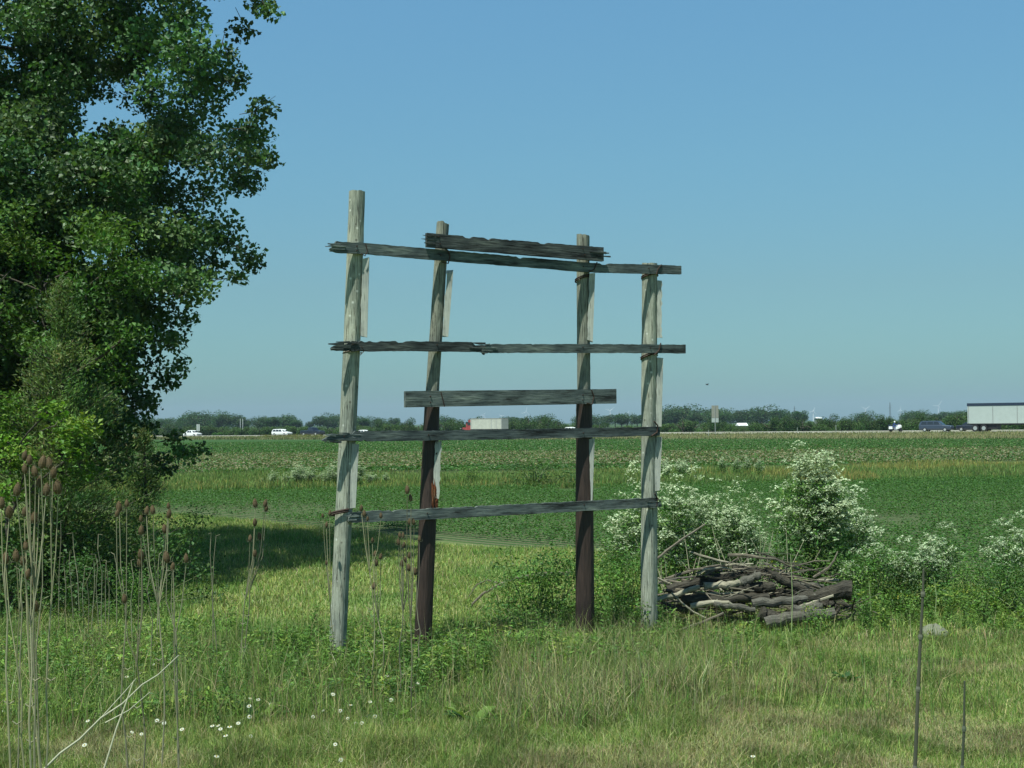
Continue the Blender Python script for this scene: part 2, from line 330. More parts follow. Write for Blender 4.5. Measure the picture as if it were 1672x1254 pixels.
# ------------------------------------------------------------ old sign frame
R = np.random.default_rng(5)
FN = np.array([.515, -.857, 0]); FT = np.array([.857, .515, 0]); P0 = at(570, 700, 14.8)
def fp(px, py, off=0):
    d = ray(px, py); return CP + d*((off+FN@(P0-CP))/(FN@d))
frame = thing('sign_frame', (P0[0], P0[1], 0), 0, 'old weathered wooden sign frame of four posts and six crooked horizontal boards', 'sign frame')
FL = np.array([P0[0], P0[1], 0])
def post(segs, name, mat, ragged=0, parent=frame, sides=22, seed=0):
    "segs: (px, py, radius) from bottom to top; built upright so the grain runs along it"
    pts = [fp(a, b) for a, b, _ in segs]; ys = np.linspace(0, 1, 26); P = np.array(pts); tt = np.linspace(0, 1, len(P))
    C = np.stack([np.interp(ys, tt, P[:, i]) for i in range(3)], 1); rr = np.interp(ys, tt, [s[2] for s in segs])
    th = np.arange(sides)*2*math.pi/sides; V = []; ph = R.random(5)*6
    for i, c in enumerate(C):
        rad = rr[i]*(1+.035*np.sin(2*th+ph[0]+ys[i]*2)+.022*np.sin(3*th+ph[1]-ys[i]*3)+.02*np.sin(7*th+ph[2])+.012*R.normal(size=sides))
        ring = np.stack([c[0]+np.cos(th)*rad, c[1]+np.sin(th)*rad, np.full(sides, c[2])], 1)
        if i == len(C)-1: ring[:, 2] += ragged*(R.random(sides)-.5)+ragged*.6*np.cos(th+ph[3])
        V.append(ring)
    top = V[-1]; inner = top.copy(); inner[:, :2] = C[-1][:2]+(top[:, :2]-C[-1][:2])*.45; inner[:, 2] -= .006; V.append(inner)
    V = np.concatenate(V); k = np.arange(sides); k2 = (k+1) % sides; n = len(C)+1
    Fq = np.concatenate([np.stack([i*sides+k, i*sides+k2, (i+1)*sides+k2, (i+1)*sides+k], 1) for i in range(n-1)])
    mb = MB(); mb.add(V-C[0], Fq); mb.add(V[-sides:]-C[0], [tuple(range(sides))])
    o = mb.build(name, mat, parent); o.location = tuple(C[0]-FL); return o
p1 = post([(549, 1112, .096), (575, 560, .092), (583, 313, .086)], 'post', 'post', .008)
p2 = post([(705, 650, .079), (723, 364, .072)], 'upper_post', 'postd', .03)
p2b = post([(688, 1112, .102), (698, 850, .098), (706, 655, .083)], 'lower_post', 'postr', .004)
p3 = post([(953, 655, .084), (952, 384, .076)], 'upper_post', 'postd', .015)
p3b = post([(955, 1075, .112), (954, 850, .108), (953.5, 655, .096)], 'lower_post', 'postr', .004)
p4 = post([(1060, 1100, .108), (1060, 700, .098), (1061, 430, .092)], 'post', 'post', .012)
p2b['label'] = 'dark brown lower half of the second post'; p3b['label'] = 'dark brown lower half of the third post'
p1['label'] = 'tallest pale post at the left end'; p4['label'] = 'pale post at the right end'

def board(pts, hgt, mat, name='board', thick=.045, off=.125, ragL=0, ragR=0, rag=.01, tilt=0, split=0, label=None, notch=None, chip=.5):
    "board along pixel points in the frame's front plane; rotten ends taper into splinters"
    W = np.array([fp(a, b, off) for a, b in pts]); s = np.concatenate([[0], np.cumsum(np.linalg.norm(np.diff(W, axis=0), axis=1))]); L = s[-1]
    n = int(L/.035)+2; x = np.linspace(0, L, n); C = np.stack([np.interp(x, s, W[:, i]) for i in range(3)], 1); C0 = C[0].copy()
    X = (C-C0)@FT; Zc = C[:, 2]-C0[2]; H = np.interp(x/L, [0, 1], hgt)
    def rn(k):
        v = R.normal(size=n); return np.convolve(v, np.ones(k)/k, 'same')*math.sqrt(k)*.35
    top = H/2-np.abs(rn(3))*rag; bot = -H/2+np.abs(rn(5))*rag*.8
    for q in range(int(L*chip)):                            # broken-out chips on the upper edge
        a = R.integers(2, n-3); b = a+R.integers(1, 4); top[a:b] -= R.random()*.02
    if ragL:
        k = x < ragL; u = x[k]/ragL; top[k] = H[k]*(-.12+.58*u**.5)+R.normal(size=k.sum())*.012; bot[k] = np.minimum(top[k]-.004, -H[k]*(.5-.12*(1-u))+np.abs(R.normal(size=k.sum()))*.008)
    if ragR:
        k = x > L-ragR; u = (L-x[k])/ragR; top[k] = H[k]*(-.25+.72*u**.7)+R.normal(size=k.sum())*.010; bot[k] = np.minimum(top[k]-.004, -H[k]*.48+np.abs(R.normal(size=k.sum()))*.01)
    if notch:
        for nx, nw, nd in notch: k = np.abs(x/L-nx) < nw; top[k] -= nd*H[k]*(1-np.abs(x[k]/L-nx)/nw)**.5
    mb = MB(); V = []
    for i in range(n):
        jy = 0; ty = thick/2
        V += [(X[i], -ty+jy, Zc[i]+bot[i]), (X[i], ty, Zc[i]+bot[i]), (X[i], ty, Zc[i]+top[i]), (X[i], -ty+jy+tilt, Zc[i]+top[i])]
    k = np.arange(4); k2 = (k+1) % 4; Fq = np.concatenate([np.stack([i*4+k2, i*4+k, (i+1)*4+k, (i+1)*4+k2], 1) for i in range(n-1)])
    mb.add(V, Fq); mb.add(V[:4], [(0, 1, 2, 3)]); mb.add(V[-4:], [(3, 2, 1, 0)])
    for side, rg in ((0, ragL), (1, ragR)):                 # splinters
        if not rg and not split: continue
        for q in range(int(9*(1 if rg else .6))):
            zz = (R.random()-.5)*H[0]*.9; xx = R.random()*max(rg, .1)*1.1; ln = .05+R.random()*.16; x0 = xx-ln*.5 if side == 0 else L-xx-ln*.5
            dz = np.interp(x0, X, Zc); y = -thick/2-.004-.008*R.random(); hh = .004+.009*R.random(); xr = (0, ln*.6, ln)
            P = [(x0+a, y+b, dz+zz+c*(1 if a != 0 else .2)+R.normal()*.003) for a in xr for b, c in ((0, -hh), (.012, -hh), (.012, hh), (0, hh))]
            mb.add(P, np.concatenate([np.stack([i*4+k2, i*4+k, (i+1)*4+k, (i+1)*4+k2], 1) for i in range(2)])); mb.add(P[:4], [(0, 1, 2, 3)]); mb.add(P[-4:], [(3, 2, 1, 0)])
    o = mb.build(name, mat, frame); o.location = tuple(C0-FL); o.rotation_euler = (0, 0, math.atan2(FT[1], FT[0]))
    if label: o['label'] = label
    return o
board([(696, 392), (840, 404), (984, 415.5)], (.160, .172), 'boardd', off=.165, thick=.05, split=1, rag=.007, label='thick dark topmost board', chip=3)
board([(539, 404), (583, 405), (735, 418), (960, 437), (1111, 441)], (.128, .115), 'board', off=.112, ragL=.08, label='long board sloping across all four posts near the top')
board([(541, 566), (660, 565), (790, 567)], (.118, .116), 'boardd', off=.118, ragL=.38, label='rotten dark left piece of the second long board', notch=[(.99, .07, .75)], ragR=.06, chip=2)
board([(785, 569), (830, 569), (960, 569), (1118, 570)], (.108, .116), 'board', off=.122, ragL=.12, label='right piece of the broken second long board')
board([(661, 652), (720, 651), (840, 649.5), (1005, 647)], (.182, .178), 'board', off=.135, rag=.002, chip=.3, label='wide short board between the middle posts')
board([(526, 714), (600, 712), (720, 711), (840, 709), (1076, 704)], (.118, .118), 'board', off=.12, ragL=.5, label='long board with rotten splintered left end')
board([(569, 845), (720, 838), (840, 832), (1074, 820)], (.126, .124), 'board', off=.12, ragL=.12, ragR=.03, label='lowest long board')
def batten(a, b, wid, rotten=False, off=.085, **k):
    A = fp(a[0], a[1], off); B = fp(b[0], b[1], off); n = 16; V = []
    lft = -wid/2; 
    for i in range(n):
        c = A+(B-A)*i/(n-1)-A; e = .003*R.normal()
        r0 = wid/2+(.0 if not rotten else -.018*R.random()); 
        for x, y in ((lft+e, -.016), (lft+e, .016), (r0, .016), (r0, -.016)): V.append((x, y, c[2]+(.01*R.normal() if i in (0, n-1) else 0)))
    V = np.array(V); tp = (B-A)/(B-A)[2]; V[:, 0] += V[:, 2]*(tp@FT)
    kk = np.arange(4); k2 = (kk+1) % 4; mb = MB(); mb.add(V, np.concatenate([np.stack([i*4+kk, i*4+k2, (i+1)*4+k2, (i+1)*4+kk], 1) for i in range(n-1)])); mb.add(V[:4], [(3, 2, 1, 0)]); mb.add(V[-4:], [(0, 1, 2, 3)])
    o = mb.build('batten', 'batten', frame); o.location = tuple(A-FL); o.rotation_euler = (0, 0, math.atan2(FT[1], FT[0])-.5); return o
batten((594, 550), (597, 423), .075); batten((575, 830), (580, 726), .075)
batten((727, 548), (734, 443), .07); batten((712, 812), (716, 722), .08, True)
batten((963, 557), (966, 448), .07); batten((962, 818), (965, 717), .075)
batten((1077, 551), (1077, 459), .07, True); batten((1075, 697), (1077, 586), .075); batten((1072, 800), (1075, 714), .075)
def wire(px, py, r=.1, til=.2, rw=.006, turns=1):
    c = fp(px, py)-FL; mb = MB(); th = np.linspace(0, 2*math.pi*turns, 18*turns+1); mb.tube(np.stack([c[0]+np.cos(th)*r, c[1]+np.sin(th)*r, c[2]+np.cos(th+.5)*r*til+np.linspace(0, .02*turns, len(th))], 1), rw, 5); mb.build('wire_band', 'wire', frame)
wire(951, 458, .088, .3, .009, 2); wire(1061, 453, .104, .25, .009, 2); wire(1060, 584, .105, .3, .009, 2); wire(575, 577, .102, .1); wire(556, 840, .104, .2, .012, 2)
def strap(pp, rw=.006, off=.15):
    mb = MB(); mb.tube([fp(a, b, off)-FL for a, b in pp], rw, 5); mb.build('wire_tie', 'wire', frame)
strap([(597, 398), (600, 410), (596, 418), (590, 414)]); strap([(731, 408), (735, 418), (732, 430), (722, 428)], .008); strap([(975, 428), (970, 440), (962, 443)], .008, .145)
strap([(1080, 432), (1074, 440), (1072, 448)], .007, .14); strap([(1079, 560), (1076, 572), (1068, 580)], .008); strap([(720, 640), (723, 652), (726, 664)], .006, .165); strap([(966, 637), (970, 648), (967, 660), (958, 658)], .007, .165)
strap([(1068, 688), (1074, 695), (1073, 706), (1064, 712)], .01); strap([(1069, 806), (1074, 815), (1072, 826)], .01); strap([(590, 566), (595, 573), (588, 580)], .005); strap([(713, 722), (717, 733), (712, 742)], .01, .1)
for nx, ny, of in ((583, 402, .142), (583, 409, .142), (716, 386, .196), (719, 398, .196), (952, 406, .196), (955, 416, .196), (1060, 438, .142), (576, 562, .148), (714, 563, .148), (952, 567, .148), (1062, 568, .148), (703, 647, .163), (703, 657, .163), (952, 645, .163), (952, 653, .163), (562, 713, .148), (700, 710, .148), (953, 707, .148), (698, 838, .148), (954, 824, .148), (1064, 820, .148), (720, 417, .142), (953, 435, .142)):
    q = MB(); c = fp(nx, ny, of)-FL; q.tube([c-FN*.012, c+FN*.005], .0075, 7); q.build('nail_head', 'wire', frame)
mb = MB(); a = fp(710, 832, .09)-FL
for q in range(26):                                         # reddish torn fibres on the second post
    x = (R.random()-.5)*.075; z = R.random()*.12; l = .1+R.random()*.17; y = -.004*R.random()
    b = a+FT*x+np.array([0, 0, z])+FN*(.005+y); mb.tube([b, b+FT*(.004*R.normal())+np.array([0, 0, l*.5])+FN*.006, b+FT*(.012*R.normal())+np.array([0, 0, l])], [.004, .008, .001], 4)
mb.build('torn_fibres', 'splint', frame)

# ------------------------------------------------------------ grass and field cover (stuff)
def scatter(n, y0, y1, xk=.46, pw=1.0):
    y = np.sqrt(R.random(n)*(y1**2-y0**2)+y0**2) if pw == 1 else y0*(y1/y0)**R.random(n)
    x = (R.random(n)*2-1)*xk*y; return np.stack([x, y], 1)
def in_field(xy): return 1.1*xy[:, 0]+xy[:, 1]+2.5*vnoise(xy[:, 0], xy[:, 1], 3, 5) > 31.4
def mixcol(cols, wts, n, dv=.2, dh=.08):
    i = R.choice(len(cols), n, p=np.array(wts)/sum(wts)); b = np.array(cols)[i]
    return np.clip(b*np.clip(1+dv*R.normal(size=(n, 1)), .45, 1.7)*(1+dh*R.normal(size=(n, 3))), .01, .8)
G1 = (.15, .25, .06); G2 = (.25, .34, .10); TAN = (.44, .40, .23); G3 = (.085, .17, .05); YG = (.33, .36, .13)
def grass():
    mb = MB()                                               # foreground turf
    xy = scatter(470000, 9.2, 17, .47, 2); d = vnoise(xy[:, 0], xy[:, 1], 1.3, 3); d2 = vnoise(xy[:, 0], xy[:, 1], .35, 4)
    h = (.07+.13*d+.07*d2)*(.6+.8*R.random(len(xy))); c = mixcol([G1, G2, TAN, YG], [4, 3, 2.1, 2], len(xy))
    dry = (vnoise(xy[:, 0], xy[:, 1], .8, 8) > .54) & (R.random(len(xy)) < .55); c[dry] = mixcol([TAN, (.36, .32, .19)], [1, 1], dry.sum())
    dk = (d2 > .6); c[dk] *= .72
    pxg = xy[:, 0]/xy[:, 1]*F+836; h = h*np.interp(pxg, [1080, 1260], [1, .55]); blades(mb, xy, h*.9, .0058, c, .7); tag(mb.build('grass', 'grass'), 'short rough green and straw grass in the foreground', 'grass', kind='stuff')
    mb = MB()                                               # taller rough grass round the posts
    xy = scatter(150000, 11.6, 17.5, .44, 2); px = xy[:, 0]/xy[:, 1]*F+836
    dens = np.where(px < 1160, .85, .05)*np.clip((xy[:, 1]-11.4)/1.6, 0, 1)*(.25+.9*vnoise(xy[:, 0], xy[:, 1], .9, 11)); k = R.random(len(xy)) < dens; xy = xy[k]
    h = (.2+.24*vnoise(xy[:, 0], xy[:, 1], 1.1, 12))*(.55+.7*R.random(len(xy))); px = px[k]
    c = mixcol([G1, G3, G2, TAN, (.16, .13, .08)], [5, 2, 3, 1.2, .5], len(xy)); bb = (px > 800) & (px < 1200) & (R.random(len(px)) < .38); c[bb] = mixcol([(.32, .28, .18), (.24, .23, .12), TAN], [2, 1, 1], bb.sum())
    blades(mb, xy, h, .0068, c, .6); xs = scatter(2600, 11.8, 16.6, .44, 2); xs = xs[(xs[:, 0]/xs[:, 1]*F+836 < 1230)]; blades(mb, xs, .42+.3*R.random(len(xs)), .0055, mixcol([(.38, .35, .2), (.24, .3, .1), (.3, .26, .15)], [2, 1, 1], len(xs)), .35)
    tg = scatter(26000, 14.2, 16.3, .1, 2); tg[:, 0] = tg[:, 1]*((1030+95*R.normal(size=len(tg)))-836)/F; tg = tg[R.random(len(tg)) < .25+.9*vnoise(tg[:, 0], tg[:, 1], .6, 70)]; blades(mb, tg, (.14+.26*R.random(len(tg)))*(.6+.6*vnoise(tg[:, 0], tg[:, 1], .8, 71)), .0065, mixcol([G1, G2, TAN, (.17, .22, .09)], [3, 2, 1.4, 2], len(tg)), .6); tag(mb.build('tall_grass', 'grass'), 'taller tangled grass around the feet of the sign frame posts', 'grass', kind='stuff')
    mb = MB()                                               # mown yellowish meadow behind the frame
    xy = scatter(330000, 16.5, 42, .47); xy = xy[~in_field(xy)]; d = vnoise(xy[:, 0], xy[:, 1], 2.4, 13)
    h = (.06+.10*d)*(.6+.8*R.random(len(xy))); c = mixcol([G2, YG, TAN, G1], [4, 4, 1.5, 2.2], len(xy)); g = (vnoise(xy[:, 0], xy[:, 1], 1.7, 14) > .6); c[g] *= np.array([.7, .85, .75])
    blades(mb, xy, h, .014, c, .8); tag(mb.build('meadow_grass', 'grass'), 'pale yellow-green mown grass between the frame and the crop', 'grass', kind='stuff')
    mb = MB()                                               # grassy strip across the field
    xy = scatter(90000, 54, 86, .47, 2); lo = 57+.35*np.maximum(xy[:, 0], 0)-5*vnoise(xy[:, 0], xy[:, 1], 9, 20); hi = lo+15+6*vnoise(xy[:, 0], xy[:, 1], 12, 21); k = (xy[:, 1] > lo) & (xy[:, 1] < hi); xy = xy[k]
    h = (.18+.3*vnoise(xy[:, 0], xy[:, 1], 4, 22))*(.6+.7*R.random(len(xy))); c = mixcol([(.17, .25, .075), (.23, .26, .10), (.10, .18, .05)], [3, 1.4, 3], len(xy))
    oc = (vnoise(xy[:, 0], xy[:, 1], 7, 23) > .55) & (R.random(len(xy)) < np.where(xy[:, 0] > 12, .8, .25)); c[oc] = mixcol([(.30, .27, .09), (.25, .27, .09)], [1, 1], oc.sum()); blades(mb, xy, h, .03, c, .4)
    tag(mb.build('strip_grass', 'grass'), 'tall yellowing grass strip running across the field', 'grass', kind='stuff')
    mb = MB()                                               # highway verge
    n = 90000; t = R.random(n)*1.5-.15; off = -23.5+17.6*R.random(n)**.8; c0 = RA+np.outer(t, RB-RA)+np.outer(off, RN); zz = np.clip(-.1+1.05*t, .2, 1.7)*np.clip((off+22)/15.5, 0, 1)-.05
    toe = off < -21; c = mixcol([(.27, .26, .13), (.19, .22, .09), (.13, .17, .06)], [3, 3, 1.5], n); c[toe] = mixcol([(.04, .07, .02), (.06, .09, .025)], [1, 1], toe.sum())
    blades(mb, c0, np.where(toe, .45, .28)*(.5+R.random(n)), .07, c, .5, z=zz); tag(mb.build('verge_grass', 'grass'), 'dry tan grass on the highway embankment', 'grass', kind='stuff')
grass()
def ground_cover():
    "leafy forbs too many to count, between the counted weeds"
    mb = MB(); n = 5200; Y = 12+7.5*R.random(n); px = 1700*R.random(n)-15; k = ((px < 700) & (Y > 12.2) & (Y < 16.8)) | ((px >= 700) & (px < 1230) & (Y > 14.3) & (Y < 17.8)) | ((px >= 1230) & (Y > 16.9)); Y = Y[k]; px = px[k]; X = (px-836)/F*Y
    pxx = X/Y*F+836; k = (vnoise(X, Y, .7, 60) > .36) & ~((pxx > 1490) & (pxx < 1570) & (Y < 18.4)) & ~((pxx > 1085) & (pxx < 1395) & (Y > 16.5) & (Y < 19.5)); X = X[k]; Y = Y[k]; h = .10+.30*vnoise(X, Y, 1.2, 61)+.06*R.random(len(X)); m = 24; Z = gz(X, Y)
    c = np.repeat(np.stack([X, Y, Z], 1), m, 0); u = R.random(len(c)); hh = np.repeat(h, m); a = R.random(len(c))*6.283; r = .02+.09*R.random(len(c)); c[:, 0] += np.cos(a)*r; c[:, 1] += np.sin(a)*r; c[:, 2] += .03+hh*u
    i = R.integers(0, 5, len(X)); pal = np.array([(.13, .25, .05), (.09, .19, .045), (.19, .31, .07), (.065, .14, .035), (.24, .31, .07)]); col = np.repeat(pal[i]*(1+.15*R.normal(size=(len(X), 1))), m, 0)*(1+.15*R.normal(size=(len(c), 1)))
    L = np.repeat(.035+.05*R.random(len(X)), m); asp = .3; leaves(mb, c, L, np.clip(col, .01, .6), asp, .7, .05, 0, np.stack([np.cos(a), np.sin(a), .6+0*a], 1)*2)
    xy = np.stack([X, Y], 1); blades(mb, np.repeat(xy, 2, 0)+R.normal(size=(2*len(xy), 2))*.01, np.repeat(h, 2)*.95, .005, jcol((.14, .2, .06), 2*len(xy)), .12)
    tag(mb.build('ground_cover', 'leaf'), 'mixed leafy weeds covering the rough ground around the posts', 'weeds', kind='stuff')
ground_cover()
def crop():
    # rows run along (1,-1.1); row index from the distance across
    mb = MB(); dr = np.array([1., -1.1]); dr /= np.linalg.norm(dr); nn = np.array([-dr[1], dr[0]]); P = []
    for i in range(0, 170):
        o0 = (31.6+i*.57)/math.hypot(1.1, 1); s = np.arange(-62, 62, .17); s = s+R.normal(size=len(s))*.05; p = nn*o0*1.0+np.outer(s, dr); p += np.outer(R.normal(size=len(s))*.03, nn); P.append(p)
    P = np.concatenate(P); k = (np.abs(P[:, 0]) < .45*P[:, 1]) & (P[:, 1] > 18) & (P[:, 1] < 62) & in_field(P); P = P[k]
    lo = 57+.35*np.maximum(P[:, 0], 0)-5*vnoise(P[:, 0], P[:, 1], 9, 20); P = P[P[:, 1] < lo+1]
    bare = (vnoise(P[:, 0], P[:, 1], 2.5, 30) > .88) & (R.random(len(P)) < .8); 
    # thin patch near the tree side
    q = gr(340, 838); bare |= (np.abs(P[:, 0]-q[0]) < 4.6) & (np.abs(P[:, 1]-q[1]) < 2.2) & (R.random(len(P)) < .72); P = P[~bare]
    nl = 11; n = len(P)*nl; c = np.repeat(P, nl, 0); hh = .05+.14*R.random(n); C = np.stack([c[:, 0]+R.normal(size=n)*.075, c[:, 1]+R.normal(size=n)*.075, gz(c[:, 0], c[:, 1])+hh], 1)
    leaves(mb, C, .055+.025*R.random(n), mixcol([(.055, .132, .03), (.068, .15, .034), (.048, .115, .026)], [3, 2, 2], n, .09), .8, 2.0)
    print('crop leaves', n); tag(mb.build('soybean_crop', 'leaf'), 'low dark green crop in fine rows beyond the mown grass', 'crop', kind='stuff')
    mb = MB(); n = 260000; xy = scatter(n, 78, 215, .46, 2); lo = 76+.35*np.maximum(xy[:, 0], 0); off = (xy-RA)@RN; k = (xy[:, 1] > lo) & (off < -22.5); xy = xy[k]; n = len(xy)
    c = mixcol([(.05, .13, .028), (.065, .15, .035), (.04, .10, .02)], [3, 2, 2], n); wob = xy[:, 1]+14*vnoise(xy[:, 0], xy[:, 1], 22, 50); tn = ((wob > 92) & (wob < 132) & (R.random(n) < .45)) | ((wob > 84) & (R.random(n) < .10)); c[tn] = mixcol([(.24, .22, .14), (.16, .17, .09)], [1, 1], tn.sum())
    C = np.stack([xy[:, 0], xy[:, 1], .06+.12*R.random(n)], 1); leaves(mb, C, .13+.08*R.random(n), c, .8, 1.4); tag(mb.build('far_crop', 'leaf'), 'green and tan striped crop reaching to the highway bank', 'crop', kind='stuff')
crop()

# ------------------------------------------------------------ trees near left
def crown(centers, rads, per, L, cols, wts, droop=.35, aspect=.8, upb=.4, dark=None, shell=.5):
    mb = MB()
    for c, r in zip(centers, rads):
        n = int(per*(r/.5)**2*(.75+.5*R.random())); d = unit(R.normal(size=(n, 3)))*(R.random((n, 1))**shell)*r*np.array([1.1, 1.1, .75]); p = c+d
        base = mixcol(cols, wts, 1, .12, .05)[0]; leaves(mb, p, L*(.65+.6*R.random(n)), jcol(base, n, .2, .08), aspect, upb, .12, droop)
    return mb
def limbs(base, trunk, centers, r0, nl=9, tw=.012, sub=None):
    mb = MB(); T = np.array(trunk); rr = np.linspace(r0, r0*.3, len(T)); mb.tube(T, rr, 10, jit=.12)
    C = np.array(centers); sel = C[R.choice(len(C), min(nl, len(C)), replace=False)]; nodes = [T]; 
    for s in sel:
        k = np.argmin(np.linalg.norm(T-s, axis=1)+2.0*np.maximum(T[:, 2]-s[2]+.6, 0)); a = T[k]; m1 = a+(s-a)*.35+np.array([0, 0, .12])*np.linalg.norm(s-a)+R.normal(size=3)*.12; m2 = a+(s-a)*.7+R.normal(size=3)*.12
        u = np.linspace(0, 1, 9)[:, None]; pp = (1-u)**3*a+3*u*(1-u)**2*m1+3*u*u*(1-u)*m2+u**3*s; mb.tube(pp, np.linspace(rr[k]*.5, .02, 9), 6, jit=.1); nodes.append(pp)
    Nn = np.concatenate(nodes)
    for c in C:
        d = np.linalg.norm(Nn-c, axis=1); a = Nn[np.argmin(d)]; 
        if d.min() < .1: continue
        if d.min() > .45: a = c+unit(a-c)*.45
        m = (a+c)/2+R.normal(size=3)*.06; mb.tube([a, m, c+unit(c-a)*.08], [tw*.5, tw*.7, tw*.3], 4, cap=False)
        for q in range(2): mb.tube([m, c+R.normal(size=3)*.13], [tw*.7, tw*.3], 3, cap=False)
    return mb
def sample_px(n, box, yr, ok, mind=0):
    P = []
    while len(P) < n:
        px = box[0]+R.random()*(box[1]-box[0]); py = box[2]+R.random()*(box[3]-box[2])
        if not ok(px, py): continue
        P.append(at(px, py, yr[0]+R.random()*(yr[1]-yr[0])))
    return np.array(P)
def near_tree(name, basepx, Y, centers, rads, per, L, cols, wts, label, cat, r0, h, nl=9, mat='leaf', tmat='trunk', droop=.35, aspect=.8, lean=0, upb=.4):
    b = at(basepx, 700, Y); b = np.array([b[0], b[1], float(gz(b[0], b[1]))]); t = thing(name, b, 0, label, cat)
    tr = [b+np.array([lean*k/8+.08*R.normal()*(k > 0), .08*R.normal()*(k > 0), h*k/8-.05]) for k in range(9)]
    mb = limbs(b, tr, centers, r0, nl); mb.build('trunk', tmat, t, True, None).location = tuple(-b); 
    o = crown(centers, rads, per, L, cols, wts, droop, aspect, upb).build('crown', mat, t); o.location = tuple(-b); return t
RBx = [(-700, 60), (-350, 300), (-120, 400), (0, 418), (40, 385), (75, 362), (130, 362), (180, 402), (225, 410), (268, 425), (305, 385), (345, 330), (385, 365), (420, 392), (455, 370), (480, 300), (540, 268), (620, 250), (660, 225), (700, 190)]
def ok_cw(px, py):
    r = np.interp(py, [a for a, _ in RBx], [b for _, b in RBx])
    if px > r or py < -380: return False
    if py > 610 and px < 60: return False
    g = vnoise(np.array([px]), np.array([py]), 62, 40)[0]
    if g > .80: return False
    if px < 280 and py < 240 and g > .62: return False
    return True
C1 = sample_px(640, (-620, 430, -640, 690), (23.5, 31), ok_cw)
edge = np.array([at(px, py, 24.5+2.5*R.random()) for px, py in [(425, 8), (438, 20), (395, 50), (372, 88), (385, 130), (428, 178), (412, 205), (440, 262), (422, 258), (395, 300), (300, 350), (345, 375), (372, 395), (405, 415), (412, 432), (385, 452), (355, 430), (300, 455), (305, 520), (285, 560), (290, 600), (275, 625), (235, 660), (200, 690), (240, 700), (285, 715), (318, 738), (298, 742), (262, 768), (255, 752), (215, 762), (190, 780), (225, 722)]])
C2 = sample_px(230, (-160, 400, 230, 770), (23.4, 26.5), lambda a, b: a < np.interp(b, [230, 300, 400, 500, 600, 700, 770], [330, 300, 260, 255, 225, 235, 190]))
C3 = sample_px(70, (-160, 300, -60, 260), (25, 30), lambda a, b: a < 300)
CC = np.concatenate([C1, C2, C3, edge]); RR = np.concatenate([.42+.3*R.random(len(C1)), .34+.24*R.random(len(C2)), .4+.2*R.random(len(C3)), .24+.1*R.random(len(edge))])
near_tree('cottonwood_tree', -110, 27.5, CC, RR, 300, .105, [(.075, .14, .05), (.055, .11, .04), (.10, .175, .065)], [3, 3, 2], 'large broad-leaved tree filling the upper left corner with ragged hanging branches', 'tree', .38, 12, 60, 'glossleaf', upb=.1)
def ok_be(px, py): return px < np.interp(py, [330, 400, 470, 560, 640, 720], [150, 215, 228, 205, 190, 160])
CB = sample_px(75, (-160, 235, 345, 720), (21.8, 24.2), ok_be)
near_tree('maple_tree', 60, 23.4, CB, .3+.2*R.random(len(CB)), 300, .10, [(.075, .14, .03), (.05, .10, .025), (.10, .17, .035)], [3, 3, 1.5], 'olive green small tree growing in front of the large corner tree', 'tree', .11, 5.2, 14, aspect=.55)
def ok_sp(px, py): return px < np.interp(py, [640, 700, 760, 820], [90, 150, 165, 110])
CS = sample_px(34, (-140, 170, 650, 815), (19.4, 20.8), ok_sp)
near_tree('sapling', 20, 20.2, CS, .22+.14*R.random(len(CS)), 420, .09, [(.12, .22, .03), (.16, .27, .04), (.08, .16, .025)], [3, 2, 2], 'bright yellow-green sapling behind the teasels at the left edge', 'sapling', .05, 2.2, 8, aspect=.6, upb=.8)
def juniper(basepx, Y, top, rad, label, seed=0, dens=1.0):
    b = at(basepx, 700, Y); b = np.array([b[0], b[1], float(gz(b[0], b[1]))]); ztop = at(basepx, top, Y)[2]; t = thing('juniper_tree', b, 0, label, 'juniper')
    mb = MB(); mb.tube([(0, 0, -.05), (.02, 0, ztop*.5), (0, .02, ztop)], [.07, .045, .008], 7); lf = MB()
    for i in range(int(190*dens)):
        z = ztop*(.06+.93*R.random()**1.15); rr = rad*(1-(z/ztop))**1.05*(.35+.95*R.random())+.05; a = R.random()*6.283; s0 = np.array([0, 0, z-.15*rr]); s1 = np.array([math.cos(a)*rr, math.sin(a)*rr, z+.35*rr])
        mb.tube([s0, (s0+s1)/2+np.array([0, 0, -.03]), s1], [.012, .008, .003], 3, cap=False)
        n = int(200*(.25+rr)); u = R.random(n)**.7; p = s0+np.outer(u, s1-s0)+R.normal(size=(n, 3))*(.06+.06*rr); dirs = np.tile(unit(s1-s0)+np.array([0, 0, .5]), (n, 1))
        leaves(lf, p, .055+.035*R.random(n), jcol(mixcol([(.14, .22, .065), (.10, .16, .05), (.18, .22, .08)], [3, 3, 1.3], 1, .1)[0], n, .2), .22, .1, .05, 0, dirs)
    mb.build('trunk', 'trunk', t); lf.build('crown', 'leaf', t)
juniper(100, 21.2, 452, 1.75, 'feathery dull green juniper with a thin pointed top at the left')
juniper(235, 23.4, 700, .75, 'small dark juniper at the right foot of the tree group', dens=.4)
def shrub_proto(name, rx, h, per, L, cols, wts, n=14, mat='leaf', aspect=.6):
    t = thing(name, (0, 0, 0)); C = np.stack([R.normal(size=n)*rx*.45, R.normal(size=n)*rx*.45, h*(.08+.80*R.random(n))], 1); mb = MB()
    for c in C: mb.tube([(c[0]*.1, c[1]*.1, -.03), (c[0]*.5, c[1]*.5, c[2]*.55), tuple(c)], [.008, .006, .003], 4, (.13, .17, .07), cap=False)
    mb.build('stem', 'leaf', t); crown(C, .62*h/1.1*(.35+.25*R.random(n)), per, L, cols, wts, .1, aspect, .7).build('foliage', mat, t); return reg(t)
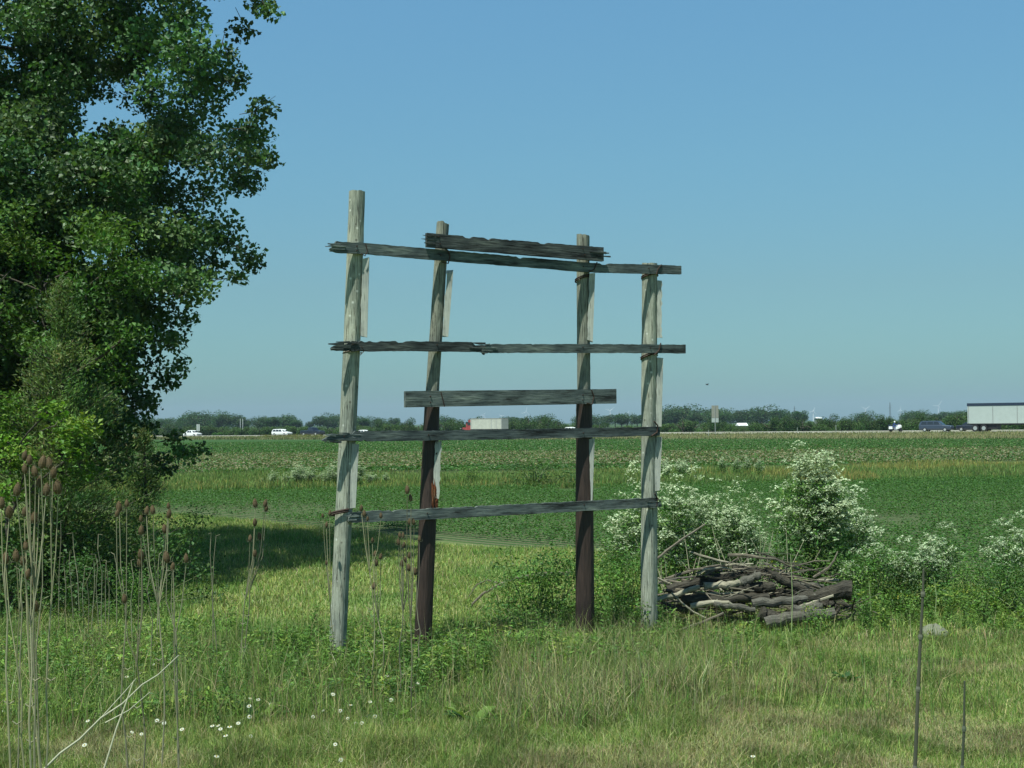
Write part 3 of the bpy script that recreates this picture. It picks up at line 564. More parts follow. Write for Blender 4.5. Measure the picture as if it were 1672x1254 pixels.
SH1 = shrub_proto('shrub', .6, 1.1, 300, .045, [(.10, .20, .04), (.07, .15, .035), (.15, .25, .06)], [3, 2, 1.5], 20); SH2 = shrub_proto('shrub', .7, .9, 260, .055, [(.05, .105, .03), (.07, .135, .035)], [1, 1], 20); SH3 = shrub_proto('shrub', .4, .55, 320, .045, [(.13, .23, .045), (.26, .28, .05), (.09, .18, .04)], [3, 1, 2])
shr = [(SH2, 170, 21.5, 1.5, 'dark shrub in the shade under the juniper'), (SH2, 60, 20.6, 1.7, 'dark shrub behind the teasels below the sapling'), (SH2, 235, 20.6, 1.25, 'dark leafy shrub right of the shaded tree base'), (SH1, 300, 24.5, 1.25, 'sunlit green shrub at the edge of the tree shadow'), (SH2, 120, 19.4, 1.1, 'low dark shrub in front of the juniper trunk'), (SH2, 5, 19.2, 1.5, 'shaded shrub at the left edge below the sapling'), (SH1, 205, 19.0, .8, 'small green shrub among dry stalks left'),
       (SH1, 868, 17.2, 1.12, 'leafy green shrub between the two middle posts'), (SH1, 905, 17.6, .95, 'green shrub just left of the third post'), (SH1, 820, 17.9, .75, 'small green shrub right of the second post'), (SH1, 1005, 18.0, 1.0, 'green shrub between the third and fourth posts'), (SH1, 1035, 18.8, .95, 'leafy shrub behind the fourth post'), (SH3, 975, 17.0, .9, 'low yellow-green shrub beside the third post'), (SH3, 1030, 17.0, 1, 'low yellow-green shrub at the left foot of the fourth post'),
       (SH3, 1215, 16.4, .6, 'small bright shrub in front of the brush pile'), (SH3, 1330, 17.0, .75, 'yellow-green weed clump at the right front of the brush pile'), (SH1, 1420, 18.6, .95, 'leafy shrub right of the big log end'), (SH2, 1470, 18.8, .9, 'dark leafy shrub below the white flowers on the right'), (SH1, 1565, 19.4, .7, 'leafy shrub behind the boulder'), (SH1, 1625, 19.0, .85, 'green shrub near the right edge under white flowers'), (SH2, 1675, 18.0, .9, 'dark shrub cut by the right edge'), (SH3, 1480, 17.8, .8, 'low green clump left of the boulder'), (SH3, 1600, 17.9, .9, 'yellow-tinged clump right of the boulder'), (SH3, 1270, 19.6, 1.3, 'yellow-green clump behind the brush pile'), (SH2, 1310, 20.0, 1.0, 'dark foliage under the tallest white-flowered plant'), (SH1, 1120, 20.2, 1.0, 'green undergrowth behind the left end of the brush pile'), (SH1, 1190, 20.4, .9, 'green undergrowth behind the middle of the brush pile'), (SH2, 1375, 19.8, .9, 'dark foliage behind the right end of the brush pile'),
       (SH2, 872, 58, 2.2, 'rounded dark bush standing alone in the field strip'), (SH1, 760, 62, 1.3, 'small bush in the distant grass strip')]
for pr, px, Y, s, lb in shr:
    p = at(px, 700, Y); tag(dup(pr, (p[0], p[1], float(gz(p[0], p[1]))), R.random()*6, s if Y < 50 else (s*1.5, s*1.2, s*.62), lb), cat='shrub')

# ------------------------------------------------------------ white-flowered hemlock
def umbel(mb, c, r, n=13):
    a = R.random(n)*6.283; q = np.sqrt(R.random(n))*r; nrm = R.normal(size=2)*.55
    p = np.stack([c[0]+np.cos(a)*q, c[1]+np.sin(a)*q, c[2]+r*.25*(1-(q/r)**2)+nrm[0]*np.cos(a)*q+nrm[1]*np.sin(a)*q], 1)
    leaves(mb, p, r*.52*(.7+.6*R.random(n)), jcol((.52, .60, .43), n, .16, .03), .95, 1.6, .03)
R = np.random.default_rng(21)
def hemlock(h, w, nst, num, lab=None, upper=.5, leafd=1.0, fall=.5):
    t = thing('hemlock_plant', (0, 0, 0)); st = MB(); fl = MB(); lf = MB()
    for s in range(nst):
        a = R.random()*6.283; rr = w*.42*math.sqrt(R.random()) if s else 0; topz = h*(1-fall*(rr/(w*.5))**1.15)*(.93+.07*R.random()); tp = np.array([math.cos(a)*rr, math.sin(a)*rr, topz]); b0 = tp*np.array([.12, .12, 0])
        u = np.linspace(0, 1, 7)[:, None]; pts = b0+(tp-b0)*np.concatenate([u**1.5, u**1.5, u], 1); st.tube(pts, np.linspace(.011, .004, 7), 5, (.13, .20, .06))
        m = max(3, num//nst)
        for q in range(m):
            k = upper+(1-upper)*R.random(); i = k*6; j = int(min(i, 5)); pos = pts[j]+(pts[j+1]-pts[j])*(i-j); aa = R.random()*6.283; ln = (.12+.30*R.random())*(h/2)*(1.15-.6*k); e = pos+np.array([math.cos(aa)*ln*.85, math.sin(aa)*ln*.85, ln*.75])
            st.tube([pos, (pos+e)/2+np.array([0, 0, -.02]), e], [.005, .003, .002], 3, (.15, .22, .07), cap=False); umbel(fl, e, .048+.032*R.random(), 17)
            for z in range(2):
                e2 = e+np.array([R.normal()*.09, R.normal()*.09, -.03+.05*R.random()]); umbel(fl, e2, .036+.024*R.random(), 11); st.tube([(pos+e)/2, e2], [.003, .002], 3, (.15, .22, .07), cap=False)
    n = int(2600*leafd*w*h/2.5); a = R.random(n)*6.283; z = h*(.03+.72*R.random(n)**.9); rr = w*.5*np.sqrt(R.random(n))*np.clip(1.05-.6*(z/h), .2, 1); p = np.stack([np.cos(a)*rr, np.sin(a)*rr, z], 1); p += R.normal(size=p.shape)*.03
    c = mixcol([(.08, .17, .04), (.12, .23, .055), (.17, .28, .08)], [3, 2, 1.4], n); leaves(lf, p, .05+.05*R.random(n), c, .38, .5, .05, .1)
    st.build('stem', 'leaf', t); fl.build('flowers', 'petal', t); lf.build('foliage', 'leaf', t); return reg(t)
H1 = hemlock(2.42, 1.5, 22, 480, upper=.5, fall=.62); H2 = hemlock(2.15, .85, 7, 130, upper=.42, leafd=.45); H3 = hemlock(1.6, .8, 5, 50, leafd=.8); H4 = hemlock(1.15, .8, 6, 60, upper=.42, leafd=1.0)
hp = [(H1, 1322, 20.3, 1.0, 'tallest white-flowered hemlock with broad domed top behind the brush pile'),
      (H3, 1388, 20.9, 1.05, 'slender white-flowered hemlock leaning out right of the tallest one'), (H3, 1272, 20.6, .60, 'white-flowered hemlock tucked against the left side of the tallest one'),
      (H2, 1045, 20.4, .98, 'white-flowered hemlock showing left of the fourth post'), (H2, 1096, 20.0, .95, 'white-flowered hemlock immediately right of the fourth post'), (H2, 1124, 20.6, .93, 'dense white-flowered hemlock behind the diagonal dark branch'), (H2, 1158, 20.2, .74, 'shorter white-flowered hemlock left of the round-topped pair'), (H2, 1184, 20.7, .84, 'left one of the round-topped pair of white hemlocks'), (H2, 1214, 20.4, .76, 'right one of the round-topped pair of white hemlocks'),
      (H3, 1425, 19.8, .70, 'thin low white-flowered hemlock right of the brush pile'), (H3, 1470, 19.0, .66, 'low bushy white-flowered hemlock left of the dry reed'), (H4, 1512, 19.3, .85, 'low white-flowered hemlock behind the dry reed'), (H3, 1545, 20.4, .72, 'thin white-flowered hemlock with pale stem right of the reed'), (H3, 1640, 19.4, .80, 'white-flowered hemlock near the right edge'), (H3, 1672, 20.0, .85, 'white-flowered hemlock cut by the right edge'), (H3, 1000, 20.6, .8, 'sparse white hemlock between the third and fourth posts'), (H3, 1392, 19.2, .55, 'small white-flowered hemlock beside the big log end')]
for pr, px, Y, s, lb in hp:
    p = at(px, 700, Y); tag(dup(pr, (p[0], p[1], float(gz(p[0], p[1]))), R.random()*6, s, lb), cat='plant', group='white-flowered hemlock plants by the brush pile')
for i in range(30):                                         # distant patch either side of the left post
    px = 430+195*((i+.5)/30)+R.normal()*5; Y = 59+5*R.random(); p = at(px, 700, Y); s = (.38+.25*R.random())*(1.2 if 480 < px < 600 else .8)
    tag(dup((H4, H2)[i % 2], (p[0], p[1], 0), R.random()*6, (s*1.3, s*1.3, s*.75), 'small white-flowered plant in the distant patch behind the left post'), cat='plant', group='distant patch of white flowers')
for i in range(12):
    px = 1030+210*R.random(); Y = 62+8*R.random(); p = at(px, 700, Y); tag(dup(H4, (p[0], p[1], 0), R.random()*6, .75, 'faint white-flowered plant in the grass strip right of the fourth post'), cat='plant', group='distant white flowers right of the frame')

# ------------------------------------------------------------ brush pile
R = np.random.default_rng(33)
def log(pts, r, mat, label, Y=18, group='logs and branches of the brush pile', end=None, cat='log', name='log', nsub=10):
    "pts: (px, py[, dY]); the log is built lying in its own frame with its grain along local Z"
    P = np.array([at(p[0], p[1], Y+(p[2] if len(p) > 2 else 0)) for p in pts]); t = np.linspace(0, 1, len(P)); u = np.linspace(0, 1, nsub); C = np.stack([np.interp(u, t, P[:, i]) for i in range(3)], 1)
    d = P[-1]-P[0]; L = np.linalg.norm(d); q = Vector(d).to_track_quat('Z', 'Y'); inv = np.array(q.to_matrix()).T
    loc = (C-P[0])@inv.T; loc[:, :2] += R.normal(size=(nsub, 2))*r*.14
    r2 = r if isinstance(r, tuple) else (r, r*.8); rad = np.interp(u, [0, 1], r2)*(1+.09*R.normal(size=nsub)) if r2[0] > .02 else np.interp(u, [0, 1], r2)
    mb = MB(); mb.tube(loc, rad, 12 if r2[0] > .03 else 6, jit=.10 if r2[0] > .03 else .06, cap=True)
    if r2[0] > .03:
        for k in range(1): i = R.integers(2, nsub-2); a = R.random()*6.283; v = np.array([math.cos(a), math.sin(a), .6]); mb.tube([loc[i], loc[i]+v*rad[i]*1.9], [rad[i]*.42, rad[i]*.2], 6)
    o = mb.build(name, mat, None); o.location = tuple(P[0]); o.rotation_mode = 'QUATERNION'; o.rotation_quaternion = q; return tag(o, label, cat, group)
log([(1090, 964), (1145, 951), (1203, 937)], .075, 'log', 'thick dark barked log slanting up across the left of the brush pile', 18.2)
log([(1150, 958), (1213, 951)], .05, 'logpale', 'pale barkless log in the middle of the brush pile', 17.95); log([(1212, 951), (1242, 938)], .062, 'loggrey', 'grey stub at the right end of the pale barkless log', 17.95)
log([(1070, 980), (1110, 969), (1142, 958)], .036, 'logpale', 'sunlit bare pole on the left end of the brush pile', 17.8); log([(1112, 978), (1180, 980), (1256, 974)], .07, 'log', 'dark log lying level left of the pile centre', 17.9)
log([(1128, 990), (1160, 984), (1186, 983), (1202, 993)], .038, 'logpale', 'split pale branch bending down at the pile front', 17.6, nsub=8); log([(1198, 959), (1262, 958)], .08, 'log', 'stubby black log with round end at the pile centre', 18.0)
log([(1258, 939), (1290, 954), (1327, 968)], .055, 'log', 'dark log slanting down to the right from the pile top', 18.0); log([(1228, 986), (1300, 979), (1332, 974)], .06, 'loggrey', 'grey log running into the big log at the front', 17.7)
big = log([(1300, 980), (1345, 972), (1389, 961)], (.085, .115), 'log', 'biggest log with dark sawn end pointing right', 17.75); 
log([(1303, 992), (1361, 972)], .022, 'logpale', 'straight pale stick lying over the big log', 17.5); log([(1345, 982), (1368, 1000)], .075, 'log', 'short burnt stump piece under the big log', 17.7)
log([(1250, 1018), (1300, 1008), (1363, 1003)], .085, 'loggrey', 'long grey log at the bottom front of the pile', 17.35); log([(1293, 998), (1341, 993)], .075, 'loggrey', 'grey log resting on the bottom front log', 17.5)
log([(1240, 1003), (1288, 1014)], .09, 'log', 'dark rough chunk at the bottom front of the pile', 17.5); log([(1196, 930), (1245, 934), (1292, 943)], .055, 'log', 'dark log along the top ridge of the pile', 18.5)
log([(1328, 943), (1352, 928), (1362, 915), (1368, 900)], (.022, .008), 'twig', 'bare branch sticking up at the right end of the pile', 18.4); log([(1334, 949), (1370, 947)], .026, 'logpale', 'short bleached stick right of the pile top', 18.5)
log([(1126, 901), (1165, 913), (1222, 926)], (.013, .016), 'logpale', 'long thin pale branch sloping over the back of the pile', 18.8); log([(1096, 968), (1114, 985), (1132, 999), (1152, 1009)], .013, 'logpale', 'thin curved white branch hanging at the pile front', 17.3)
log([(1085, 946), (1130, 931), (1176, 922)], (.022, .012), 'twig', 'thin grey branch behind the left end of the pile', 18.7); log([(1074, 944), (1098, 955)], .016, 'logpale', 'short pale stick beside the fourth post', 18.2); log([(1071, 913, -.2), (1110, 883), (1151, 856, .3)], (.022, .012), 'twig', 'dark straight branch slanting up in front of the white flowers', 18.6)
log([(1112, 1029), (1150, 1014), (1182, 1001)], .018, 'twig', 'thin branch on the grass in front of the pile', 17.1); log([(1165, 986), (1232, 996)], .045, 'loggrey', 'grey branch in the lower left of the pile', 17.6)
log([(1080, 990), (1140, 1000)], .05, 'log', 'dark log end in the shade behind the fourth post', 17.9); log([(1215, 970), (1300, 968)], .05, 'log', 'dark log deep in the pile centre', 18.3); log([(1280, 950), (1345, 957)], .045, 'loggrey', 'grey branch behind the big log', 18.4)
mb = MB(); cx = at(1238, 975, 18.15)
for i in range(26):                                         # inner tangle
    pass
for i in range(210):
    a = R.normal()*.25+(0 if R.random() < .7 else .6*R.normal()); u = R.random()*2-1; hmax = .92*(1-abs(u)**2.4); z = R.random()**.8*hmax+.03; c = np.array([cx[0]+u*1.22, cx[1]+(R.random()-.35)*.9*(1.2-z), z]); L = .3+1.1*R.random()**1.3; r = .005+.017*R.random()**2.5
    d = np.array([math.cos(a), math.sin(a)*.6, .18*R.normal()]); d /= np.linalg.norm(d); q = Vector(d).to_track_quat('Z', 'Y'); b = MB(); nb = 6; uu = np.linspace(-1, 1, nb); bw = R.normal()*.06*L; pp = np.stack([R.normal(size=nb)*.010+bw*(1-uu**2), R.normal(size=nb)*.010+R.normal()*.05*L*(1-uu**2), uu*L/2], 1); b.tube(pp, np.linspace(r, r*.45, nb), 6, jit=.15); k_ = R.integers(2, 5); b.tube([pp[k_], pp[k_]+np.array([R.normal()*.05, R.normal()*.05, .08+.12*R.random()])*(L+.3)], [r*.5, r*.2], 5)
    c[2] = max(c[2], .02+abs(d[2])*L/2); o = b.build('branch', ('log', 'twig', 'loggrey', 'logpale')[R.choice(4, p=[.35, .3, .2, .15])]); o.location = tuple(c); o.rotation_mode = 'QUATERNION'; o.rotation_quaternion = q; tag(o, 'thin dead branch tangled among the logs of the brush pile', 'branch', 'small branches in the brush pile')
for i in range(34):                                         # dead upright stalks behind the pile
    px = 1165+140*R.random() if i < 24 else 1080+90*R.random(); Y = 18.9+.8*R.random(); b = at(px, 700, Y); b[2] = float(gz(b[0], b[1])); l = .5+.75*R.random(); d = np.array([R.normal()*.28-.12, R.normal()*.15, 1.]); q = b+d*l; s = MB(); s.tube([b, (b+q)/2+R.normal(size=3)*.03, q], [.009, .006, .003], 4, (.42, .38, .28)); tag(s.build('dead_stalk', 'dry', loc=tuple(b)), 'bleached dead stalk leaning behind the brush pile', 'dead stalk', 'dead stalks behind the brush pile')
def fallen(pts, r, Y, label, mat='twig', forks=()):
    P = [at(p[0], p[1], Y) for p in pts]; b = P[0]; s = MB(); s.tube(P, np.linspace(r, r*.4, len(P)), 7, jit=.15)
    for f in forks: s.tube([at(a, c, Y) for a, c in f], np.linspace(r*.5, r*.2, len(f)), 5)
    tag(s.build('fallen_branch', mat, loc=tuple(b)), label, 'branch')
fallen([(934, 935), (880, 938), (840, 944), (815, 955), (790, 968), (772, 985), (762, 1003)], .03, 19.5, 'arching bare branch on the grass left of the third post', forks=[[(818, 954), (795, 947), (778, 955), (765, 975)]])
fallen([(1470, 1025), (1450, 1010), (1425, 998)], .02, 17.8, 'small forked twig lying left of the boulder', forks=[[(1452, 1011), (1478, 1013), (1500, 1014)]])
fallen([(1318, 1107), (1342, 1105), (1366, 1103)], .008, 14.4, 'thin straight twig on the grass right of the frame', 'logpale')
def boulder(px, py, r, label):
    p = gr(px, py); b = MB(); n = 14; V = []; 
    for i in range(9):
        ph = -math.pi/2+math.pi*i/8
        for j in range(n):
            th = j*6.283/n; k = r*(1+.12*math.sin(3*th+i)+.1*math.cos(2*th-i*.7)+.05*R.normal()); V.append((math.cos(th)*math.cos(ph)*k, math.sin(th)*math.cos(ph)*k*.8, math.sin(ph)*k*.72+r*.4))
    b.add(V, [(i*n+j, i*n+(j+1) % n, (i+1)*n+(j+1) % n, (i+1)*n+j) for i in range(8) for j in range(n)]); o = b.build('boulder', 'rock', smooth=True); o.location = (p[0], p[1], -.04); tag(o, label, 'boulder')
boulder(1527, 1046, .2, 'grey boulder half sunk in the grass at the right')

# ------------------------------------------------------------ teasels and dry stalks
DRY = (.27, .25, .18); HEADC = (.19, .135, .085)
def head(c, d, s, dark=1.0):
    "a prickly cone: ovoid core, spines all over it and long curved bracts below"
    mb = MB(); d = unit(np.array(d)); a = unit(np.cross(d, [.3, 1, .2])); b = np.cross(d, a); hl = s*1.75; u = np.linspace(0, 1, 7); prof = s*.5*np.array([.35, .85, 1, .97, .85, .6, .15])
    mb.tube(c+np.outer(u*hl, d), prof, 9, np.array(HEADC)*.6*dark); n = 150; uu = R.random(n); th = R.random(n)*6.283; rr = np.interp(uu, u, prof); rad = np.outer(np.cos(th), a)+np.outer(np.sin(th), b)
    p0 = c+np.outer(uu*hl, d)+rad*rr[:, None]*.9; dr = unit(rad*.8+d*.9)*(s*.2); w = np.cross(dr, rad)*.35+1e-5; w = unit(w)*s*.028
    P = np.stack([p0-w, p0+w, p0+dr], 1).reshape(-1, 3); mb.add(P, np.arange(3*n).reshape(n, 3), np.repeat(jcol(np.array(HEADC)*1.35*dark, n, .25, .06), 3, 0))
    for k in range(7): t = k*.9+R.random()*.4; r_ = np.cos(t)*a+np.sin(t)*b; mb.tube([c, c+r_*s*.75+d*s*.05, c+r_*s*1.0+d*s*.75], [s*.04, s*.03, s*.01], 3, np.array(DRY)*.9, cap=False)
    return mb
def teasel(Y, base, heads, label, s=.040, lean=0, grp=True, fork=.5):
    b = at(base[0], base[1], Y) if base[1] is not None else at(base[0], 1300, Y); b[2] = float(gz(b[0], b[1])) if Y < 40 else 0; t = thing('teasel', b, 0, label, 'teasel', 'dried teasels standing in front of the field')
    H = [at(x, y, Y+R.normal()*.08) for x, y in heads]; top = H[0]; st = MB(); k = fork; up = b+(np.mean(H, 0)-b)*np.array([k*.8, k*.8, 0]); up[2] = b[2]+(min(h[2] for h in H)-b[2])*(.45+.35*k)
    ks = np.linspace(0, 1, 7); bw = R.normal(size=3)*.035; sp_ = np.outer(ks, up-b)+np.outer(np.sin(ks*3.14), bw)+np.concatenate([[[0, 0, 0]], R.normal(size=(5, 3))*.006, [[0, 0, 0]]]); DC = np.array(DRY)*(.7+.6*R.random())*np.array([1, 1, .9+.15*R.random()]); st.tube(sp_, np.linspace(.0068, .005, 7), 6, DC)
    for z in (.35, .7): q = (up-b)*z; st.tube([q-np.array([.03, 0, -.02]), q, q+np.array([.03, 0, .02])], [.003, .005, .003], 4, DRY)
    for j, h in enumerate(H):
        dd = h-up; m = up+dd*.45+np.array([R.normal()*.01, 0, -abs(R.normal())*.02]); e = h-np.array([0, 0, s*.8]); m[0] += (e[0]-up[0])*.25; st.tube([up-b, m-b, e-b], [.0045, .0038, .003], 5, DC*(.8+.4*R.random()), cap=False)
    st.build('stem', 'dry', t)
    for h in H:
        sz = s*(.75+.4*R.random()); dv = np.array([R.normal()*.12, R.normal()*.1, 1]); e = h-np.array([0, 0, sz*.8])-b; head(e, dv, sz).build('seed_head', 'dry', t)
    return t
teasel(8.2, (80, None), [(81, 757), (86, 772), (95, 796)], 'tall dried teasel with three heads, rightmost of the tall left cluster', .048, fork=.8)
teasel(8.1, (62, None), [(41, 766), (58, 770), (64, 787), (48, 751), (67, 755), (39, 744)], 'tallest dried teasel of the left cluster with six heads', .044, fork=.8)
teasel(8.0, (46, None), [(27, 800), (75, 800), (56, 846)], 'dried teasel with three spread heads below the tallest one', .044, fork=.75)
teasel(7.8, (20, None), [(15, 836), (2, 822)], 'dried teasel with a large oval head at the left edge', .052, fork=.8)
teasel(8.3, (30, None), [(9, 912), (27, 908), (37, 916)], 'short dried teasel with pale heads near the left edge', .04, fork=.7)
teasel(8.6, (52, None), [(40, 836), (43, 892), (43, 938), (54, 950), (59, 990)], 'dried teasel with heads stacked low along its stem', .04, fork=.6)
teasel(9.6, (224, None), [(228, 918), (231, 906), (230, 866), (203, 978)], 'dried teasel with forked base in front of the tree shadow', .044, fork=.7)
teasel(9.8, (214, None), [(195, 828), (190, 838), (207, 822)], 'dried teasel with three heads close together beside the dark shrub', .038, fork=.6)
teasel(10.0, (289, None), [(281, 926), (304, 912), (273, 910)], 'dried teasel with a bent head left of the pair of thin stalks', .044, fork=.75)
teasel(10.3, (262, None), [(239, 834), (250, 833), (275, 826), (275, 839), (269, 864), (230, 847)], 'dried teasel with six heads against the bare crop patch', .036, fork=.7)
teasel(14.6, (390, 1110), [(417, 822), (416, 853), (408, 879), (416, 904)], 'dark thin teasel alone on the grass left of the frame', .05, fork=.5)
teasel(14.7, (393, 1105), [(432, 822), (434, 830), (424, 876)], 'thin teasel leaning right behind the lone dark one', .045, fork=.5)
teasel(14.3, (545, 1100), [(527, 842), (538, 838), (533, 857), (533, 919)], 'dried teasel half hidden behind the left post', .035, fork=.6)
teasel(13.9, (622, 1130), [(608, 882), (612, 904), (621, 909), (614, 919), (610, 957)], 'dried teasel midway between the first and second posts', .042, fork=.6)
teasel(12.3, (672, 1185), [(665, 800), (671, 813), (669, 852), (676, 852), (668, 927)], 'tall dried teasel just left of the second post', .042, fork=.6)
teasel(13.0, (658, 1150), [(653, 874), (658, 874), (651, 885), (658, 890), (656, 920), (663, 914), (668, 907)], 'many-headed dried teasel left of the tall one', .034, fork=.6)
teasel(14.0, (679, 1105), [(685, 880), (678, 933)], 'dried teasel standing against the dark second post', .046, fork=.7)
teasel(13.6, (606, 1120), [(590, 830), (595, 839), (600, 847), (622, 842)], 'dried teasel whose heads cross the lowest board', .036, fork=.7)
def stalk(pp, r, Y, label, name='dry_stalk', col=DRY, nodes=False, grp=None, mat='dry', forks=()):
    P = [at(a, b, Y+(d[0] if d else 0)) for a, b, *d in pp]; b = P[0].copy(); s = MB(); col = tuple(np.array(col)*(.75+.5*R.random()))
    if name == 'dry_stalk' and len(P) == 3: P = [P[0], P[0]*.6+P[1]*.4+R.normal(size=3)*.015, P[1]+R.normal(size=3)*.015, P[1]*.4+P[2]*.6+R.normal(size=3)*.02, P[2], P[2]+np.array([R.normal()*.05, R.normal()*.05, -.02+.05*R.random()])]
    s.tube(P, np.linspace(r, r*.5, len(P)), 7, col)
    if nodes:
        for i in range(1, len(P)-1): d = unit(P[i+1]-P[i]); s.tube([P[i]-d*.012, P[i], P[i]+d*.012], [r*.95, r*1.15, r*.95], 7, np.array(col)*1.7)
    for f in forks: s.tube([at(x, y, Y) for x, y in f], np.linspace(r*.6, r*.3, len(f)), 5, col)
    tag(s.build(name, mat, loc=tuple(b)), label, 'dry stalk', grp)
stalk([(1489, 1600), (1494, 1254), (1499, 1125), (1503, 1040), (1507, 970), (1508, 930)], .0105, 6.4, 'tall grey jointed reed stalk standing at the right', 'reed_stalk', (.085, .085, .07), True)
stalk([(1568, 1640), (1571, 1254), (1574, 1190), (1575, 1112)], .0085, 6.0, 'shorter grey stalk with white tip right of the tall reed', 'reed_stalk', (.08, .09, .07), True)
stalk([(60, 1268), (98, 1230), (130, 1207), (165, 1172), (200, 1149), (232, 1118), (258, 1102), (292, 1070)], .0085, 9.4, 'fallen pale stalk lying diagonally at the lower left', col=(.46, .44, .36), forks=[[(140, 1197), (165, 1172), (205, 1128), (222, 1108)], [(172, 1180), (210, 1160), (245, 1130)]])
stalk([(168, 1262), (190, 1190), (205, 1150), (218, 1112)], .007, 9.3, 'thin pale stalk crossing under the fallen diagonal one', col=(.5, .47, .38))
ds = [(126, 870, 1010), (104, 908, 1015), (137, 925, 1010), (152, 915, 1010), (166, 872, 1000), (171, 915, 1000), (178, 918, 1005), (188, 905, 1000), (68, 880, 1254), (30, 930, 1254), (98, 850, 1010), (118, 900, 1010), (145, 935, 1020), (160, 905, 1020), (290, 930, 1254), (346, 870, 1060), (351, 875, 1070), (258, 905, 1040), (245, 940, 1080), (212, 915, 1040)]
for i, (x, a, b) in enumerate(ds):
    Y = CAMH*F/(max(b, 1010)+40-696) if b < 1200 else 9.6; stalk([(x+R.normal()*4, b+60 if b < 1200 else 1330), (x+R.normal()*2, (a+b)/2), (x+R.normal()*3, a)], .006, Y, 'thin upright dry stalk standing among the left teasels' if x < 240 else 'thin dry stalk rising from the mown grass left of the frame', grp='upright dry stalks at the left')
for px, a, b, Y in [(1292, 905, 1045, 16.8), (1527, 945, 1005, 18), (1420, 950, 1030, 17.2), (1240, 845, 930, 19)]: stalk([(px, b), (px+2, (a+b)/2), (px-1, a)], .007, Y, {1292: 'pale upright stem in front of the brush pile', 1527: 'pale upright stem right of the dry reed', 1420: 'thin pale stem right of the big log end', 1240: 'pale stem rising between the white flower domes'}[px], 'weed_stem', (.30, .36, .18))

# ------------------------------------------------------------ leafy weeds, docks, daisies
def weed(h, nl, L, cols, asp=.24):
    t = thing('leafy_weed', (0, 0, 0)); s = MB(); lf = MB()
    for k in range(3):
        a = R.random()*6.28; b = np.array([math.cos(a)*.03, math.sin(a)*.03, -.02]); e = b+np.array([math.cos(a)*.08+R.normal()*.03, math.sin(a)*.08+R.normal()*.03, h*(.8+.3*R.random())]); s.tube([b, (b+e)/2, e], [.004, .003, .002], 4, (.12, .17, .05), cap=False)
        u = np.linspace(.12, 1, nl); th = np.arange(nl)*2.4+R.random(); out_ = np.stack([np.cos(th), np.sin(th), .5+.5*u], 1); l = L*(1.1-.55*u)*(.8+.4*R.random(nl)); c = b+np.outer(u, e-b)+out_*l[:, None]*.45; leaves(lf, c, l, jcol(cols, nl, .15, .06), asp, .8, .06, 0, out_*4)
    s.build('stem', 'leaf', t); lf.build('leaves', 'leaf', t); return reg(t)
W = [weed(.5, 30, .11, (.13, .24, .05)), weed(.62, 34, .10, (.10, .20, .045)), weed(.38, 24, .09, (.18, .29, .06)), weed(.45, 26, .08, (.075, .16, .04))]
def patch(n, pxr, Yr, sc, lab, grp):
    for i in range(n):
        Y = Yr[0]+R.random()*(Yr[1]-Yr[0]); px = pxr[0]+R.random()*(pxr[1]-pxr[0]); p = at(px, 700, Y); j = R.integers(4); near = 'nearer' if Y < (Yr[0]+Yr[1])/2 else 'farther'; sz = .7+.6*R.random(); sd_ = 'left' if px < (pxr[0]+pxr[1])/2 else 'right'; tag(dup(W[j], (p[0], p[1], float(gz(p[0], p[1]))), R.random()*6, sc*sz, ('mid-green ', 'tall ', 'pale ', 'dark ')[j]+('big ' if sz > 1 else '')+lab+', '+near+' '+sd_+' part'), cat='weed', group=grp)
patch(58, (400, 640), (14.0, 16.2), .85, 'leafy green weed crowded round the foot of the left post', 'leafy weeds round the left post')
patch(34, (630, 790), (13.4, 15.2), .8, 'leafy green weed round the foot of the second post', 'leafy weeds round the second post')
patch(44, (20, 400), (12.2, 17.8), .75, 'leafy weed among the daisies at the lower left', 'leafy weeds at the lower left')
patch(44, (790, 1130), (15.2, 17.2), .85, 'leafy weed between the second and fourth posts', 'leafy weeds between the posts')
patch(34, (1080, 1300), (15.3, 16.6), .55, 'leafy weed in front of the brush pile', 'leafy weeds in front of the brush pile')
patch(46, (1380, 1690), (16.8, 19.4), .8, 'leafy weed around the boulder', 'leafy weeds around the boulder')
patch(22, (300, 700), (11.6, 13.2), .5, 'small weed in the short grass left of centre', 'small weeds in the short grass')
patch(16, (1280, 1560), (13.4, 15.4), .38, 'small dark weed in the short grass right of the frame', 'small weeds right of the frame')
def dock(px, py, s, label, tint=(.075, .15, .04)):
    p = gr(px, py); t = thing('dock_plant', (p[0], p[1], float(gz(p[0], p[1]))), 0, label, 'plant')
    for k in range(11):
        a = k*2.4+R.random()*.5; L = s*(.7+.5*R.random()); el = .5+.6*R.random(); d = np.array([math.cos(a)*math.cos(el), math.sin(a)*math.cos(el), math.sin(el)]); sd_ = np.array([-math.sin(a), math.cos(a), 0]); mb = MB(); V = []; n = 7
        for i in range(n):
            u = i/(n-1); c = d*L*u+np.array([0, 0, -L*.35*u*u])+np.array([math.cos(a), math.sin(a), 0])*L*.18*u*u; w = L*.17*math.sin(math.pi*min(1, .12+u*.88))**.7+.002; wv = .012*math.sin(u*14+k); V += [c-sd_*w+np.array([0, 0, w*.35+wv]), c, c+sd_*w+np.array([0, 0, w*.35-wv])]
        mb.add(V, [(3*i, 3*i+1, 3*i+4, 3*i+3) for i in range(n-1)]+[(3*i+1, 3*i+2, 3*i+5, 3*i+4) for i in range(n-1)], jcol(tint if k % 4 else (.14, .19, .045), 1, .15)[0]); mb.build('leaf', 'glossleaf', t, True)
